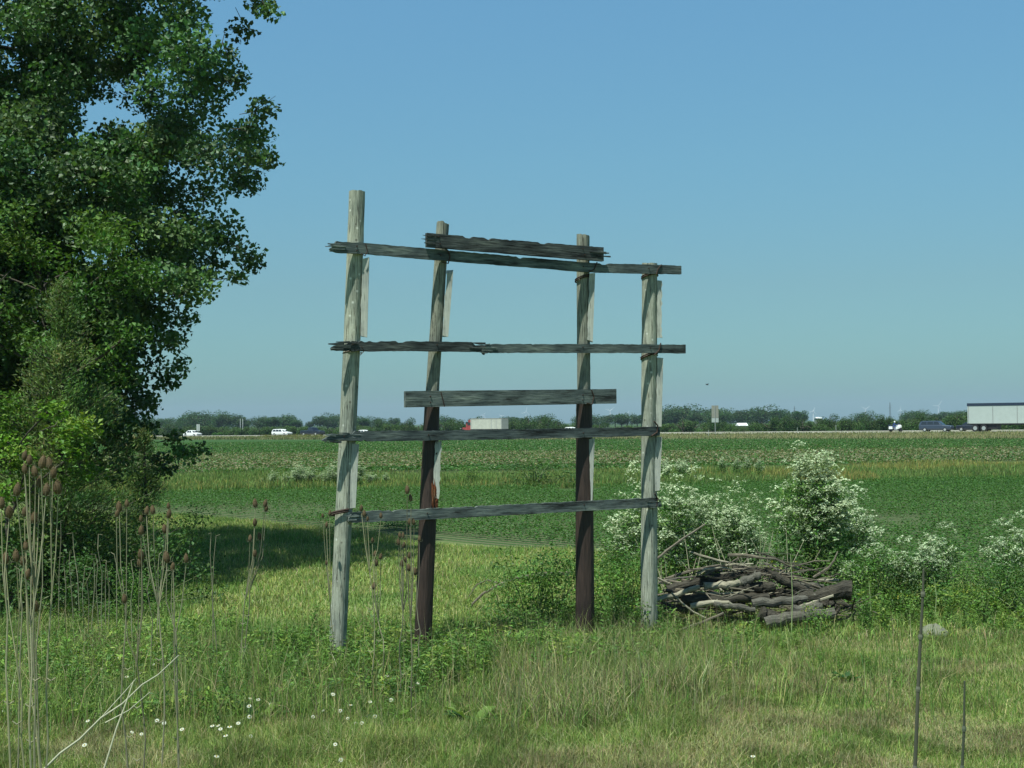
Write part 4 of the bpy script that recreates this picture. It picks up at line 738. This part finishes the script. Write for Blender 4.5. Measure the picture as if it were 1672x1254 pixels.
dock(770, 1195, .34, 'large-leaved dock plant below the second post', (.06, .13, .035)); dock(742, 1180, .26, 'yellower broad-leaved dock left of the large one', (.13, .18, .04)); dock(628, 1200, .34, 'broad-leaved dock below the first two posts'); dock(425, 1190, .36, 'broad-leaved dock left of centre in the foreground', (.06, .12, .04)); dock(545, 1130, .3, 'broad-leaved dock at the foot of the left post'); dock(1385, 1120, .18, 'small dark dock on the grass right of the frame', (.04, .10, .03))
def daisy_proto(s=1):
    t = thing('daisy', (0, 0, 0)); st = MB(); st.tube([(0, 0, -.05), (.008, 0, .15), (0, 0, .30)], [.0025, .002, .002], 4, (.12, .18, .05)); st.build('stem', 'leaf', t); fl = MB(); n = 12
    for i in range(n):
        a = i*6.283/n; c, s_ = math.cos(a), math.sin(a); q = [(.006*c, .006*s_, .302), (.016*c-.006*s_, .016*s_+.006*c, .306), (.028*c, .028*s_, .303), (.016*c+.006*s_, .016*s_-.006*c, .306)]; fl.add(q, [(0, 1, 2, 3)], (.8, .81, .78))
    fl.build('petals', 'petal', t); ct = MB(); ct.tube([(0, 0, .300), (0, 0, .308), (0, 0, .312)], [.0075, .0075, .004], 8, (.55, .38, .03)); ct.build('flower_centre', 'petal', t); return reg(t)
DZ = daisy_proto()
dz = [(86, 1023), (136, 1050), (150, 1048), (188, 1053), (170, 1062), (26, 1052), (209, 1064), (164, 1078), (10, 1112), (111, 1119), (114, 1126), (1, 1135), (49, 1127), (155, 1159), (203, 1172), (238, 1170), (264, 1151), (274, 1150), (307, 1175), (154, 1197), (167, 1223), (344, 1225), (356, 1171), (365, 1170), (371, 1165), (378, 1181), (379, 1190), (210, 1097), (250, 1069), (257, 1069), (239, 1069), (65, 1184), (26, 1151), (266, 1047), (406, 1129), (406, 1138), (415, 1133), (426, 1124), (437, 1123), (459, 1137), (513, 1135), (539, 1118), (537, 1139), (563, 1137), (573, 1138), (574, 1146), (586, 1146), (600, 1152), (604, 1127), (637, 1118), (609, 1139), (409, 1169), (392, 1161), (551, 1186), (563, 1196), (726, 1037), (735, 1041), (678, 1098), (629, 1080), (667, 1086), (1230, 1217), (1112, 1247), (1309, 1234), (1657, 1234), (30, 1075), (45, 1062), (120, 1074), (182, 1070), (60, 1040), (195, 1063), (246, 1066), (1400, 1245)]
for x, y in dz:
    p = gr(x, y, .3); lb = 'white daisy in the grass at the lower left' if x < 385 else 'white daisy in the band below the first two posts' if x < 700 else 'white daisy growing right of the second post' if x < 800 else {1230: 'lone white daisy low right of the frame', 1112: 'lone white daisy at the bottom edge below the frame', 1309: 'small white daisy left of the reed stalk', 1400: 'white daisy at the bottom edge near the reed', 1657: 'white daisy in the lower right corner'}[x]
    c = dup(DZ, (p[0], p[1], float(gz(p[0], p[1]))), R.random()*6, .6+.25*R.random() if x < 800 else .75, lb, 'white daisies in the grass'); c['category'] = 'daisy'; c.rotation_euler = (.55+.3*R.normal(), .2*R.normal(), 0)
    c.location.z -= 0
for pr in W+[DZ, SH1, SH2, SH3, H1, H2, H3, H4]: hidep(pr)

# ------------------------------------------------------------ trees and hedge beyond the highway
def far_proto(name, h, w, n, L, cols, trunkh, nb=9, seed=0):
    t = thing(name, (0, 0, 0)); mb = MB(); mb.tube([(0, 0, -.3), (.1, 0, h*.35), (0, .1, h*.75)], [w*.035, w*.025, w*.01], 6)
    for k in range(5): a = k*1.3; mb.tube([(0, 0, h*.3), (math.cos(a)*w*.3, math.sin(a)*w*.3, h*.65)], [w*.018, w*.006], 4)
    mb.build('trunk', 'trunk', t); lf = MB(); per = n//nb
    for k in range(nb):
        a = R.random()*6.28; q = math.sqrt(R.random())*w*.32; z = trunkh+(h-trunkh)*(.2+.6*R.random())*(1-.35*(q/(w*.32))**2); r = w*(.16+.12*R.random()); c = np.array([math.cos(a)*q, math.sin(a)*q, z])
        d = unit(R.normal(size=(per, 3)))*(R.random((per, 1))**.4)*np.array([r, r, min(r, (h-z)*1.05, max(z, .3))]); leaves(lf, c+d, L*(.6+.7*R.random(per)), jcol(mixcol(cols, [1]*len(cols), 1, .1)[0], per, .22), .85, .3, .12)
    lf.build('crown', 'leaf', t); return reg(t)
HC = [(.06, .12, .03), (.045, .09, .025), (.085, .145, .04)]; TC = [(.055, .11, .04), (.04, .085, .03)]
HB = [far_proto('bush', h, w, 3600, .17, HC, .1) for h, w in ((3.2, 5), (2.6, 5.5), (3.8, 4.6), (2.2, 4.2))]
TB = [far_proto('tree', h, w, 3400, .42, TC, 1.2, 12) for h, w in ((9, 10), (11, 9), (8, 12), (10, 8))]
def seg(px):
    for a, lb in ((330, 'left of the white signboard'), (460, 'behind the two white cars'), (550, 'behind the dark pickup'), (690, 'between the first two posts'), (830, 'behind the red truck'), (960, 'between the truck and the third post'), (1060, 'between the third and fourth posts'), (1165, 'left of the tall road sign'), (1300, 'between the road sign and the lattice tower'), (1450, 'left of the motorcycle'), (1540, 'behind the blue car'), (3000, 'behind the white trailer')):
        if px < a: return lb
px = -40
while px < 1760:
    Yb = road_pt(px, 46+6*R.random()); i = R.integers(4); 
    if 1196 < px < 1222: px += 6; continue
    hk = np.interp(px, [0, 280, 400, 560, 620, 740, 900, 960, 1080, 1180, 1300, 1400, 1600, 1700], [.9, .85, 1.0, .9, 1.1, 1.1, 1.1, .75, .9, 1.0, .95, 1.15, 1.15, 1.2])
    c = dup(HB[i], (Yb[0], Yb[1], -.05), R.random()*6, (1.15+.4*R.random(), 1.0+.3*R.random(), hk*(1.0+.28*R.random())), 'bushy green shrub of the roadside hedge '+seg(px), 'bushes in the hedge beyond the highway'); c['category'] = 'bush'
    px += (4+2.5*R.random())*F/Yb[1]*.45
far = []
for x, y in ((1205, 258), (1213, 257), (1218, 259), (1201, 256)): p = at(x, 690, y); c = dup(HB[3], (p[0], p[1], -.05), x, (.42, .42, .82), 'small bush in front of the white-roofed shed', 'bushes in the hedge beyond the highway'); c['category'] = 'bush'
prof = [(-60, 10), (60, 10), (200, 9), (290, 7.5), (320, 11), (345, 11.5), (375, 13), (400, 9.5), (420, 9.5), (455, 9.5), (480, 8.5), (505, 7), (530, 9.5), (552, 10), (620, 8), (660, 8), (700, 7.5), (870, 7.5), (915, 8), (980, 8), (1000, 8.5), (1035, 9.5), (1055, 9), (1090, 12), (1115, 12.5), (1150, 11), (1185, 11.5), (1230, 11), (1258, 11.5), (1380, 8), (1400, 9), (1560, 9), (1650, 10), (1720, 11)]
for i in range(125):
    px = -60+1830*(i+R.random()*.9)/125; hh = np.interp(px, [a for a, _ in prof], [b for _, b in prof]); dens = 1 if px < 560 or 960 < px < 1280 else .6
    if R.random() > dens: continue
    Y = 560+160*R.random(); p = at(px, 690, Y); j = R.integers(4); k = hh/(9, 11, 8, 10)[j]*(.78+.2*R.random())*Y/640
    c = dup(TB[j], (p[0], p[1], 0), R.random()*6, (k*1.35, k*1.35, k), 'hazy dark tree of the distant tree line '+seg(px), 'trees in the distant tree line'); c['category'] = 'tree'
for x, h, w, lb in ((1440, 4.7, 1.15, 'large round dark tree left of the motorcycle beyond the highway'), (1418, 4.2, 1.0, 'dark round tree overlapping the large one left of the motorcycle'), (1505, 4.8, 1.1, 'round dark tree standing behind the blue car'), (1528, 4.2, 1.0, 'tree just right of the round one behind the blue car'), (1575, 5.2, .7, 'narrow pointed tree at the rear of the white trailer'), (1342, 4.0, .9, 'dark rounded tree below the nearest wind turbine'), (1385, 4.2, .9, 'bushy tree right of the wind turbine')):
    p = road_pt(x, 50); c = dup(HB[2], (p[0], p[1], -.1), R.random()*6, (w, w, h/3.8), lb); c['category'] = 'tree'
for pr in HB+TB: hidep(pr)
for i in range(26):
    p = road_pt(430+130*R.random(), -8-3*R.random()); s = MB(); b = MB(); n = 260; q = R.normal(size=(n, 3))*np.array([.5, .4, .16])+np.array([0, 0, .25]); leaves(b, q, .12, jcol((.16, .17, .03), n, .2), .5, 1); b.tube([(0, 0, -.1), (0, 0, .3)], .02, 4, (.1, .15, .03)); o = b.build('verge_weed', 'leaf'); o.location = (p[0], p[1], p[2]*.7); tag(o, 'yellow-flowering weed clump on the highway bank below the white cars', 'weed', 'weeds on the highway bank')

# ------------------------------------------------------------ vehicles
def wheel(par, x, y, r, w=.22):
    t = MB(); t.tube([(x, y-w/2, r), (x, y-w/2+.02, r), (x, y+w/2-.02, r), (x, y+w/2, r)], [r*.9, r, r, r*.9], 20); o = t.build('wheel', 'tyre', par); s = math.copysign(1, y); q = MB(); q.tube([(x, y+s*w*.42, r), (x, y+s*(w*.5+.012), r)], [r*.62, r*.55], 14); q.build('rim', 'rim', o)
def loftbody(secs, mat, par, name='body'):
    "secs: (x, [(y, z) ... half section from bottom to roof centre])"
    mb = MB(); V = []; n = len(secs[0][1])
    for x, hs_ in secs: V += [(x, y, z) for y, z in hs_]+[(x, -y, z) for y, z in reversed(hs_)]
    k = 2*n; fc = [(i*k+j, i*k+(j+1) % k, (i+1)*k+(j+1) % k, (i+1)*k+j) for i in range(len(secs)-1) for j in range(k)]
    mb.add(V, fc); mb.add(V[:k], [tuple(range(k-1, -1, -1))]); mb.add(V[-k:], [tuple(range(k))]); return mb.build(name, mat, par, False)
def car(name, label, cat, paint, L, Wd, H, kind, group=None):
    t = thing(name, (0, 0, 0), 0, label, cat, group); w = Wd/2; belt = H*.62
    def S(x, z0, zb, zr, k=1.0, kr=.78): return (x, [(w*.9*k, z0), (w*k, z0+.22), (w*k, zb-.08), (w*.96*k, zb), (w*kr*k, zr-.05 if zr > zb+.06 else zb+.005), (w*(kr-.12)*k, zr if zr > zb+.06 else zb+.02), (0, zr+.015 if zr > zb+.06 else zb+.035)])
    if kind == 'sedan': st = [(-.5, .35, belt*.95, 0, .86), (-.47, .22, belt, 0, .97), (-.33, .2, belt+.03, 0, 1), (-.17, .2, belt+.02, H-.03, 1), (-.02, .2, belt, H, 1), (.10, .2, belt, H-.05, 1), (.24, .2, belt-.03, 0, 1), (.44, .2, belt-.13, 0, .97), (.5, .3, belt-.22, 0, .84)]
    elif kind == 'pickup': st = [(-.5, .42, belt, 0, .95), (-.47, .35, belt, 0, 1), (-.13, .32, belt, 0, 1), (-.11, .32, belt, H-.05, 1), (-.03, .32, belt, H, 1), (.10, .32, belt, H-.03, 1), (.22, .32, belt, 0, 1), (.45, .32, belt-.08, 0, .98), (.5, .4, belt-.2, 0, .9)]
    else: st = [(-.5, .4, belt, 0, .92), (-.48, .3, belt, H*.86, .96), (-.42, .28, belt, H-.03, 1), (-.05, .28, belt, H, 1), (.10, .28, belt, H-.04, 1), (.24, .28, belt-.02, 0, 1), (.44, .28, belt-.12, 0, .97), (.5, .35, belt-.22, 0, .86)]
    loftbody([S(a*L, z0, zb, zr if zr else zb, k) for a, z0, zb, zr, k in st], paint, t)
    x0, x1 = {'sedan': (-.22, .14), 'pickup': (-.10, .15), 'suv': (-.45, .16)}[kind]; x0 *= L; x1 *= L; nw = {'sedan': 2, 'pickup': 2, 'suv': 3}[kind]
    for s in (-1, 1):
        for i in range(nw):
            a = x0+(x1-x0)*i/nw+.04; b = x0+(x1-x0)*(i+1)/nw-.04; la = .22 if i == 0 and kind != 'pickup' else .03; lb = .30 if i == nw-1 else .03; mb = MB(); y0 = w*.955+.004; y1 = w*.80+.012
            P = [(a, s*y0, belt+.03), (b+.04, s*y0, belt+.03), (b-lb, s*y1, H-.12), (a+la, s*y1, H-.12)]; Q = [(x, y-s*.03, z) for x, y, z in P]; mb.add(P+Q, [(0, 1, 2, 3), (7, 6, 5, 4), (0, 4, 5, 1), (1, 5, 6, 2), (2, 6, 7, 3), (3, 7, 4, 0)]); mb.build('window', 'glass', t)
    def pane(xa, za, xb, zb, nm): mb = MB(); n = np.array([zb-za, 0, xa-xb]); n = n/np.linalg.norm(n)*(.012 if xa > 0 else -.012); wa, wb = w*.84, w*.66; P = [(xa+n[0], -wa, za+n[2]), (xa+n[0], wa, za+n[2]), (xb+n[0], wb, zb+n[2]), (xb+n[0], -wb, zb+n[2])]; Q = [(x-2*n[0], y, z-2*n[2]) for x, y, z in P]; mb.add(P+Q, [(0, 1, 2, 3), (7, 6, 5, 4), (0, 4, 5, 1), (1, 5, 6, 2), (2, 6, 7, 3), (3, 7, 4, 0)]); mb.build(nm, 'glass', t)
    fx = {'sedan': (.24, .10, .05), 'pickup': (.22, .10, .03), 'suv': (.24, .10, .04)}[kind]; pane(fx[0]*L-.06, belt+.06, fx[1]*L+.03, H-.09, 'windshield')
    if kind == 'sedan': pane(-.33*L+.06, belt+.09, -.17*L-.03, H-.09, 'rear_window')
    for sx in (-.31, .32):
        for s in (-1, 1): wheel(t, sx*L, s*(w-.08), .33 if kind != 'pickup' else .38)
    for s in (-1, 1): mb = MB(); mb.box((L*.485, s*w*.66, belt-.24), (.12, .34, .14)); mb.build('headlight', 'lamp', t)
    mb = MB(); mb.box((L*.495, 0, .42), (.10, w*1.5, .14)); mb.build('bumper', 'black' if paint != 'white' else 'tyre', t)
    return reg(t)
def put(o, px, off=-1.8, rot=0): p = road_pt(px, off); o.location = (p[0], p[1], p[2]+.02); o.rotation_euler = (0, 0, ROADANG+rot); return o
put(car('parked_car', 'x', 'x', 'white', 4.5, 1.8, 1.45, 'sedan'), 314); c0 = [o for o in bpy.data.objects if o.name == 'parked_car'][0]; c0.name = 'car'; KIDS['car'] = KIDS.pop('parked_car'); tag(c0, 'white sedan on the highway, leftmost vehicle', 'car')
s2 = put(car('car', 'white car with sloping roof left of the dark pickup on the highway', 'car', 'white', 4.6, 1.8, 1.5, 'suv'), 460)
put(car('pickup_truck', 'dark navy pickup on the highway left of the sign frame', 'pickup', 'navy', 5.4, 1.95, 1.8, 'pickup'), 510)
c = dup(c0, (0, 0, 0), 0, 1, 'white car mostly hidden behind the long board right of the left post'); put(c, 594); c.location.z -= .3
c = dup(c0, (0, 0, 0), 0, 1, 'white car showing only its roof beside the third post'); put(c, 932); c.location.z -= .15
put(car('car', 'blue-grey estate car on the highway behind the semi trailer', 'car', 'blue', 4.9, 1.88, 1.68, 'suv'), 1528)
put(car('car', 'dark blue car partly hidden by the rear of the white trailer', 'car', 'navy', 4.5, 1.8, 1.45, 'sedan'), 1586, 3.4)
def semi(label, paint, panel, L, Hbox, z0, tarp, px, off, rot, posts):
    t = thing('semi_truck', (0, 0, 0), 0, label, 'truck'); b = MB(); b.box((L/2, 0, z0+Hbox/2), (L, 2.5, Hbox)); body = b.build('trailer_box', panel, t)
    for x in posts:
        for s in (-1, 1): q = MB(); q.box((x, s*1.262, z0+Hbox/2), (.10, .03, Hbox-.1)); q.build('rib', 'steel', body)
    q = MB(); q.box((L/2, 0, z0+Hbox+.2 if tarp else z0+Hbox+.03), (L+.1, 2.58, .4 if tarp else .10)); q.build('tarp' if tarp else 'top_rail', 'tarp' if tarp else 'signback', t)
    q = MB(); q.box((L/2, 0, z0-.12), (L-.3, 1.0, .24)); q.box((L/2, 1.2, z0-.07), (L, .08, .16)); q.box((L/2, -1.2, z0-.07), (L, .08, .16)); q.build('chassis', 'black', t)
    q = MB(); q.box((3.6, 0, .72), (1.3, 2.1, .7)); q.build('under_box', 'black', t)
    for x in (1.1, 2.35):
        for s in (-1, 1): wheel(t, x, s*1.03, .52, .5)
    for s in (-1, 1): q = MB(); q.box((L-3.0, s*.9, .62), (.16, .16, 1.0)); q.box((L-3.0, s*.9, .11), (.35, .3, .05)); q.build('landing_leg', 'steel', t)
    x = L+.3 if tarp else L-1.5; cb = MB(); cb.box((x+1.9, 0, 1.75 if tarp else 1.9), (2.0 if tarp else .7, 2.3, 1.9 if tarp else 2.2), taper=.93); cb.box((x+3.4, 0, 1.35 if tarp else 1.0), (1.7 if tarp else 1.2, 1.9, 1.1 if tarp else .7), taper=.92)
    if tarp: cb.box((x+.5, 0, 2.0), (1.0, 2.3, 2.2), taper=.95)
    else: cb.box((x+2.5, 0, 1.45), (.8, 2.2, 1.5), taper=.9)
    cab = cb.build('cab', paint, t)
    q = MB(); q.box((x+2.88, 0, 2.2), (.06, 1.95, .65)); q.build('windshield', 'glass', cab)
    for s in (-1, 1):
        q = MB(); q.box((x+2.0, s*1.13, 2.15), (.9, .06, .6)); q.build('window', 'glass', cab); q = MB(); q.tube([(x+1.15, s*1.05, .9), (x+1.15, s*1.05, 3.3)], .08, 8); q.build('exhaust_stack', 'rim', t); q = MB(); q.box((x+4.47, s*.7, 1.15), (.06, .3, .2)); q.build('headlight', 'lamp', cab)
    q = MB(); q.box((x+2.0, 0, .75), (5.0, .9, .3)); q.build('tractor_frame', 'black', t)
    for xx in (x-1.4, x-.15, x+3.7):
        for s in (-1, 1): wheel(t, xx, s*.98, .5, .45)
    p = road_pt(px, off); t.location = (p[0], p[1], p[2]+.02); t.rotation_euler = (0, 0, ROADANG+rot); return t
semi('white semi trailer with dark tarp roof cut by the right edge', 'white', 'trailer', 14.5, 2.62, 1.22, True, 1583, -3.2, 0, [.15, 3.7, 7.2, 10.7, 14.3])
semi('red truck pulling a dusty cream grain trailer behind the sign frame', 'red', 'hopper', 8.2, 2.2, 1.0, False, 824, 25, math.pi, [.1, 1.4, 2.6, 8.0])
# motorcycle with rider
mt = thing('motorcycle', (0, 0, 0), 0, 'white touring motorcycle ridden on the highway left of the blue car', 'motorcycle')
for x in (-.75, .8): wheel(mt, x, .001, .32, .14)
loftbody([(a, [(y, z0), (y*1.1, (z0+z1)/2), (y*.8, z1), (0, z1+.02)]) for a, y, z0, z1 in ((-.1, .16, .35, .8), (.2, .24, .4, .98), (.55, .30, .5, 1.15), (.85, .22, .65, 1.1), (.98, .1, .75, .95))], 'white', mt, 'fairing')
for s in (-1, 1): q = MB(); q.box((-.62, s*.34, .68), (.6, .24, .42), taper=.85); q.build('saddlebag', 'white', mt)
q = MB(); q.box((-.85, 0, 1.02), (.42, .5, .34), taper=.85); q.build('top_box', 'navy', mt); q = MB(); q.box((-.3, 0, .82), (.75, .32, .14)); q.build('seat', 'black', mt); q = MB(); q.tube([(.6, 0, 1.12), (.45, 0, 1.42)], [.24, .16], 8); q.build('windscreen', 'glass', mt); q = MB(); q.tube([(.45, -.38, 1.08), (.55, 0, 1.05), (.45, .38, 1.08)], .02, 5); q.build('handlebar', 'black', mt); q = MB(); q.tube([(-.75, 0, .32), (0, 0, .4), (.55, 0, .55), (.8, 0, .32)], [.06, .16, .08, .05], 7); q.build('engine_frame', 'black', mt)
mt.scale = (1, 1, 1); put(mt, 1461, -1.5)
def person():
    me = bpy.data.meshes.new('person'); J = [(-.3, 0, .92), (-.28, 0, 1.12), (-.18, 0, 1.34), (-.15, 0, 1.46), (-.12, 0, 1.52)] ; E = [(0, 1), (1, 2), (2, 3), (3, 4)]; rad = [.15, .15, .17, .07, .07]
    for s in (-1, 1):
        b = len(J); J += [(-.17, s*.2, 1.38), (.05, s*.3, 1.18), (.36, s*.32, 1.1), (.44, s*.32, 1.09)]; E += [(2, b), (b, b+1), (b+1, b+2), (b+2, b+3)]; rad += [.075, .055, .04, .04]
        b = len(J); J += [(-.28, s*.12, .9), (.12, s*.24, .86), (-.02, s*.24, .48), (.12, s*.24, .42)]; E += [(0, b), (b, b+1), (b+1, b+2), (b+2, b+3)]; rad += [.11, .075, .055, .05]
    me.from_pydata(J, E, []); o = bpy.data.objects.new('person', me); COL.objects.link(o); sk = o.modifiers.new('skin', 'SKIN')
    for i, v in enumerate(me.skin_vertices[0].data): v.radius = (rad[i], rad[i]); v.use_root = (i == 0)
    o.modifiers.new('sub', 'SUBSURF').levels = 1; o.modifiers['sub'].render_levels = 1; me.materials.append(M['cloth']); q = MB(); q.tube([(-.1, 0, 1.5), (-.1, 0, 1.56), (-.09, 0, 1.66), (-.1, 0, 1.74), (-.1, 0, 1.78)], [.08, .13, .145, .11, .03], 10); q.build('helmet', 'white', o, True); q = MB(); q.box((.035, 0, 1.64), (.04, .2, .1)); q.build('visor', 'glass', o)
    tag(o, 'motorcycle rider in blue jacket and white helmet leaning forward', 'person'); p = road_pt(1461, -1.5); o.location = (p[0], p[1], p[2]-.02); o.rotation_euler = (0, 0, ROADANG)
person()

# ------------------------------------------------------------ signs, posts, towers, sheds
def road_sign(px, off, zb, panels, label, name='road_sign', postmat='steel', cat='road sign', r=.05, posts=(0,)):
    p = road_pt(px, off); zg = p[2]*np.clip((off+22)/15.5, 0, 1) if off < 0 else 0; t = thing(name, (p[0], p[1], zg), ROADANG*.3, label, cat); ht = max(z1 for _, z1, *_ in panels) if panels else zb
    for x in posts: q = MB(); q.tube([(x, 0, -.2), (x, 0, ht)], r, 6); q.build('post', postmat, t)
    for z0, z1, w, m in panels: q = MB(); q.box((0, .06, (z0+z1)/2), (w, .03, z1-z0)); q.build('sign_panel', m, t)
road_sign(1167, -9.5, 0, [(2.75, 4.75, 1.12, 'signback'), (2.0, 2.7, 1.12, 'signwhite')], 'tall narrow road sign seen from behind, standing on the highway bank', r=.06)
road_sign(323, 34, 0, [(1.4, 3.2, .9, 'signwhite')], 'small pale signboard above the leftmost white car')
for x, off, h, lb in ((1364, -6.3, 1.2, 'thin marker post on the bank below the wind turbine'), (1301, -6.3, .9, 'thin marker post on the bank between road sign and tower'), (1156, -13, 1.0, 'thin marker post at the foot of the bank left of the road sign')): road_sign(x, off, h, [], lb, 'marker_post', 'signwhite', 'marker post', .035)
for x in (392, 396): road_sign(x, 50, 4.6, [], 'slim white pole in front of the tree line, '+('left' if x == 392 else 'right')+' of the close pair', 'white_pole', 'white', 'pole', .06)
def gable(px, Y, w, d, h, hr, label):
    p = at(px, 690, Y); t = thing('farm_shed', (p[0], p[1], 0), .1, label, 'shed'); q = MB(); q.box((0, 0, h/2), (w, d, h)); q.build('wall', 'wall', t); q = MB(); a, b = w/2+.2, d/2+.2
    q.add([(-a, -b, h), (a, -b, h), (a, b, h), (-a, b, h), (-a, 0, h+hr), (a, 0, h+hr)], [(0, 1, 5, 4), (2, 3, 4, 5), (0, 4, 3), (1, 2, 5)]); q.build('roof', 'roof', t); q = MB(); q.box((0, -d/2-.03, 1.0), (1.2, .05, 2.0)); q.build('door', 'signback', t)
gable(1211, 262, 1.5, 2.2, 1.9, .5, 'small white-roofed shed peeking through the hedge right of the road sign'); gable(1299, 620, 2.6, 4, 3.6, .8, 'far white shed roof beside the lattice tower'); gable(1336, 600, 2.2, 4, 3.7, .6, 'far white shed roof under the nearest wind turbine')
def turbine(px, py, Y, a0, label):
    p = at(px, py, Y); h = p[2]; bl = h*.46; t = thing('wind_turbine', (p[0], p[1], 0), 0, label, 'wind turbine'); k = Y/8000
    q = MB(); q.tube([(0, 0, 0), (0, 0, h)], [2.6*k*1.4, 1.7*k*1.4], 10); q.build('tower', 'turb', t); q = MB(); q.box((0, 2*k, h+1*k), (4*k, 10*k, 4*k)); q.build('nacelle', 'turb', t)
    for j in range(3):
        a = a0+j*2.094; d = np.array([math.sin(a), 0, math.cos(a)]); c = np.array([0, -5*k, h+1*k]); q = MB(); q.tube([c, c+d*bl*.2, c+d*bl], [1.4*k, 2.0*k, .5*k], 5); q.build('blade', 'turb', t)
for a in [(790, 678, 7600, .5, 'tiny wind turbine just above the left half of the cream trailer'), (819, 680, 8200, 1.2, 'tiny wind turbine above the right end of the cream trailer'), (859, 673, 7200, .2, 'wind turbine above the hedge between the trailer and the third post'), (996, 671, 7000, .9, 'taller wind turbine between the third and fourth posts'), (1025, 676, 8200, .3, 'smaller wind turbine next to the fourth post'), (1250, 668, 8200, .3, 'faint wind turbine behind the round tree right of the road sign'), (1328, 672, 5200, .35, 'nearest wind turbine with blade raised right of the lattice tower'), (1413, 668, 7200, 1.0, 'wind turbine above the bushes left of the motorcycle'), (1470, 670, 7800, .1, 'wind turbine just right of the motorcycle'), (1532, 663, 7600, .6, 'wind turbine above the blue car')]: turbine(*a)
def pylon(px, py, Y, label, wd=1.0):
    p = at(px, py, Y); h = p[2]; t = thing('lattice_tower', (p[0], p[1], 0), 0, label, 'tower'); q = MB(); w0 = h*.045*wd; th = h*.004
    for sx in (-1, 1):
        for sy in (-1, 1): q.tube([(sx*w0, sy*w0, 0), (sx*w0*.15, sy*w0*.15, h)], th, 4)
    for i in range(10):
        a, b = i/10, (i+1)/10; wa, wb = w0*(1-.85*a), w0*(1-.85*b)
        for s in (-1, 1): q.tube([(-wa, s*wa, h*a), (wb, s*wb, h*b)], th*.7, 3); q.tube([(wa, s*wa, h*a), (-wb, s*wb, h*b)], th*.7, 3)
    q.build('mast', 'pylon', t)
    for z in (.72, .85): q = MB(); q.tube([(-h*.09, 0, h*z), (0, 0, h*(z+.02)), (h*.09, 0, h*z)], th, 4); q.build('cross_arm', 'pylon', t)
pylon(1297, 663, 1500, 'dark lattice power tower right of the road sign'); pylon(1453, 657, 1300, 'dark lattice power tower above the motorcycle'); pylon(866, 676, 1500, 'faint lattice mast beside the turbine behind the third post', .6); pylon(1011, 672, 1500, 'thin lattice mast between two wind turbines', .6)
p = at(1154.5, 628, 120); bt = thing('bird', p, .4, 'tiny dark bird flying in the sky right of the frame', 'bird'); q = MB(); q.tube([(-.12, 0, 0), (-.04, 0, .01), (.06, 0, 0), (.16, 0, -.02)], [.02, .05, .05, .012], 7); q.build('body', 'bird', bt, True)
for s in (-1, 1): q = MB(); q.add([(-.05, 0, .02), (.06, 0, .02), (.04, s*.26, .09), (-.03, s*.22, .08), (-.05, 0, .03), (.06, 0, .03), (.04, s*.26, .097), (-.03, s*.22, .087)], [(0, 1, 2, 3), (7, 6, 5, 4), (0, 4, 5, 1), (1, 5, 6, 2), (2, 6, 7, 3), (3, 7, 4, 0)]); q.build('wing', 'bird', bt)

# ------------------------------------------------------------ haze
hz = MB(); hz.box((0, 0, 64), (18400, 18400, 131.0))
m, t = newmat('air_haze'); pv = N(t, 'ShaderNodeVolumePrincipled'); pv.inputs['Density'].default_value = .00013; pv.inputs['Color'].default_value = (.50, .64, .80, 1); o_ = N(t, 'ShaderNodeOutputMaterial'); t.links.new(pv.outputs[0], o_.inputs['Volume'])
USE_HAZE = True
if USE_HAZE: tag(hz.build('haze', m), 'thin pale summer haze over the whole plain', 'haze', kind='stuff')
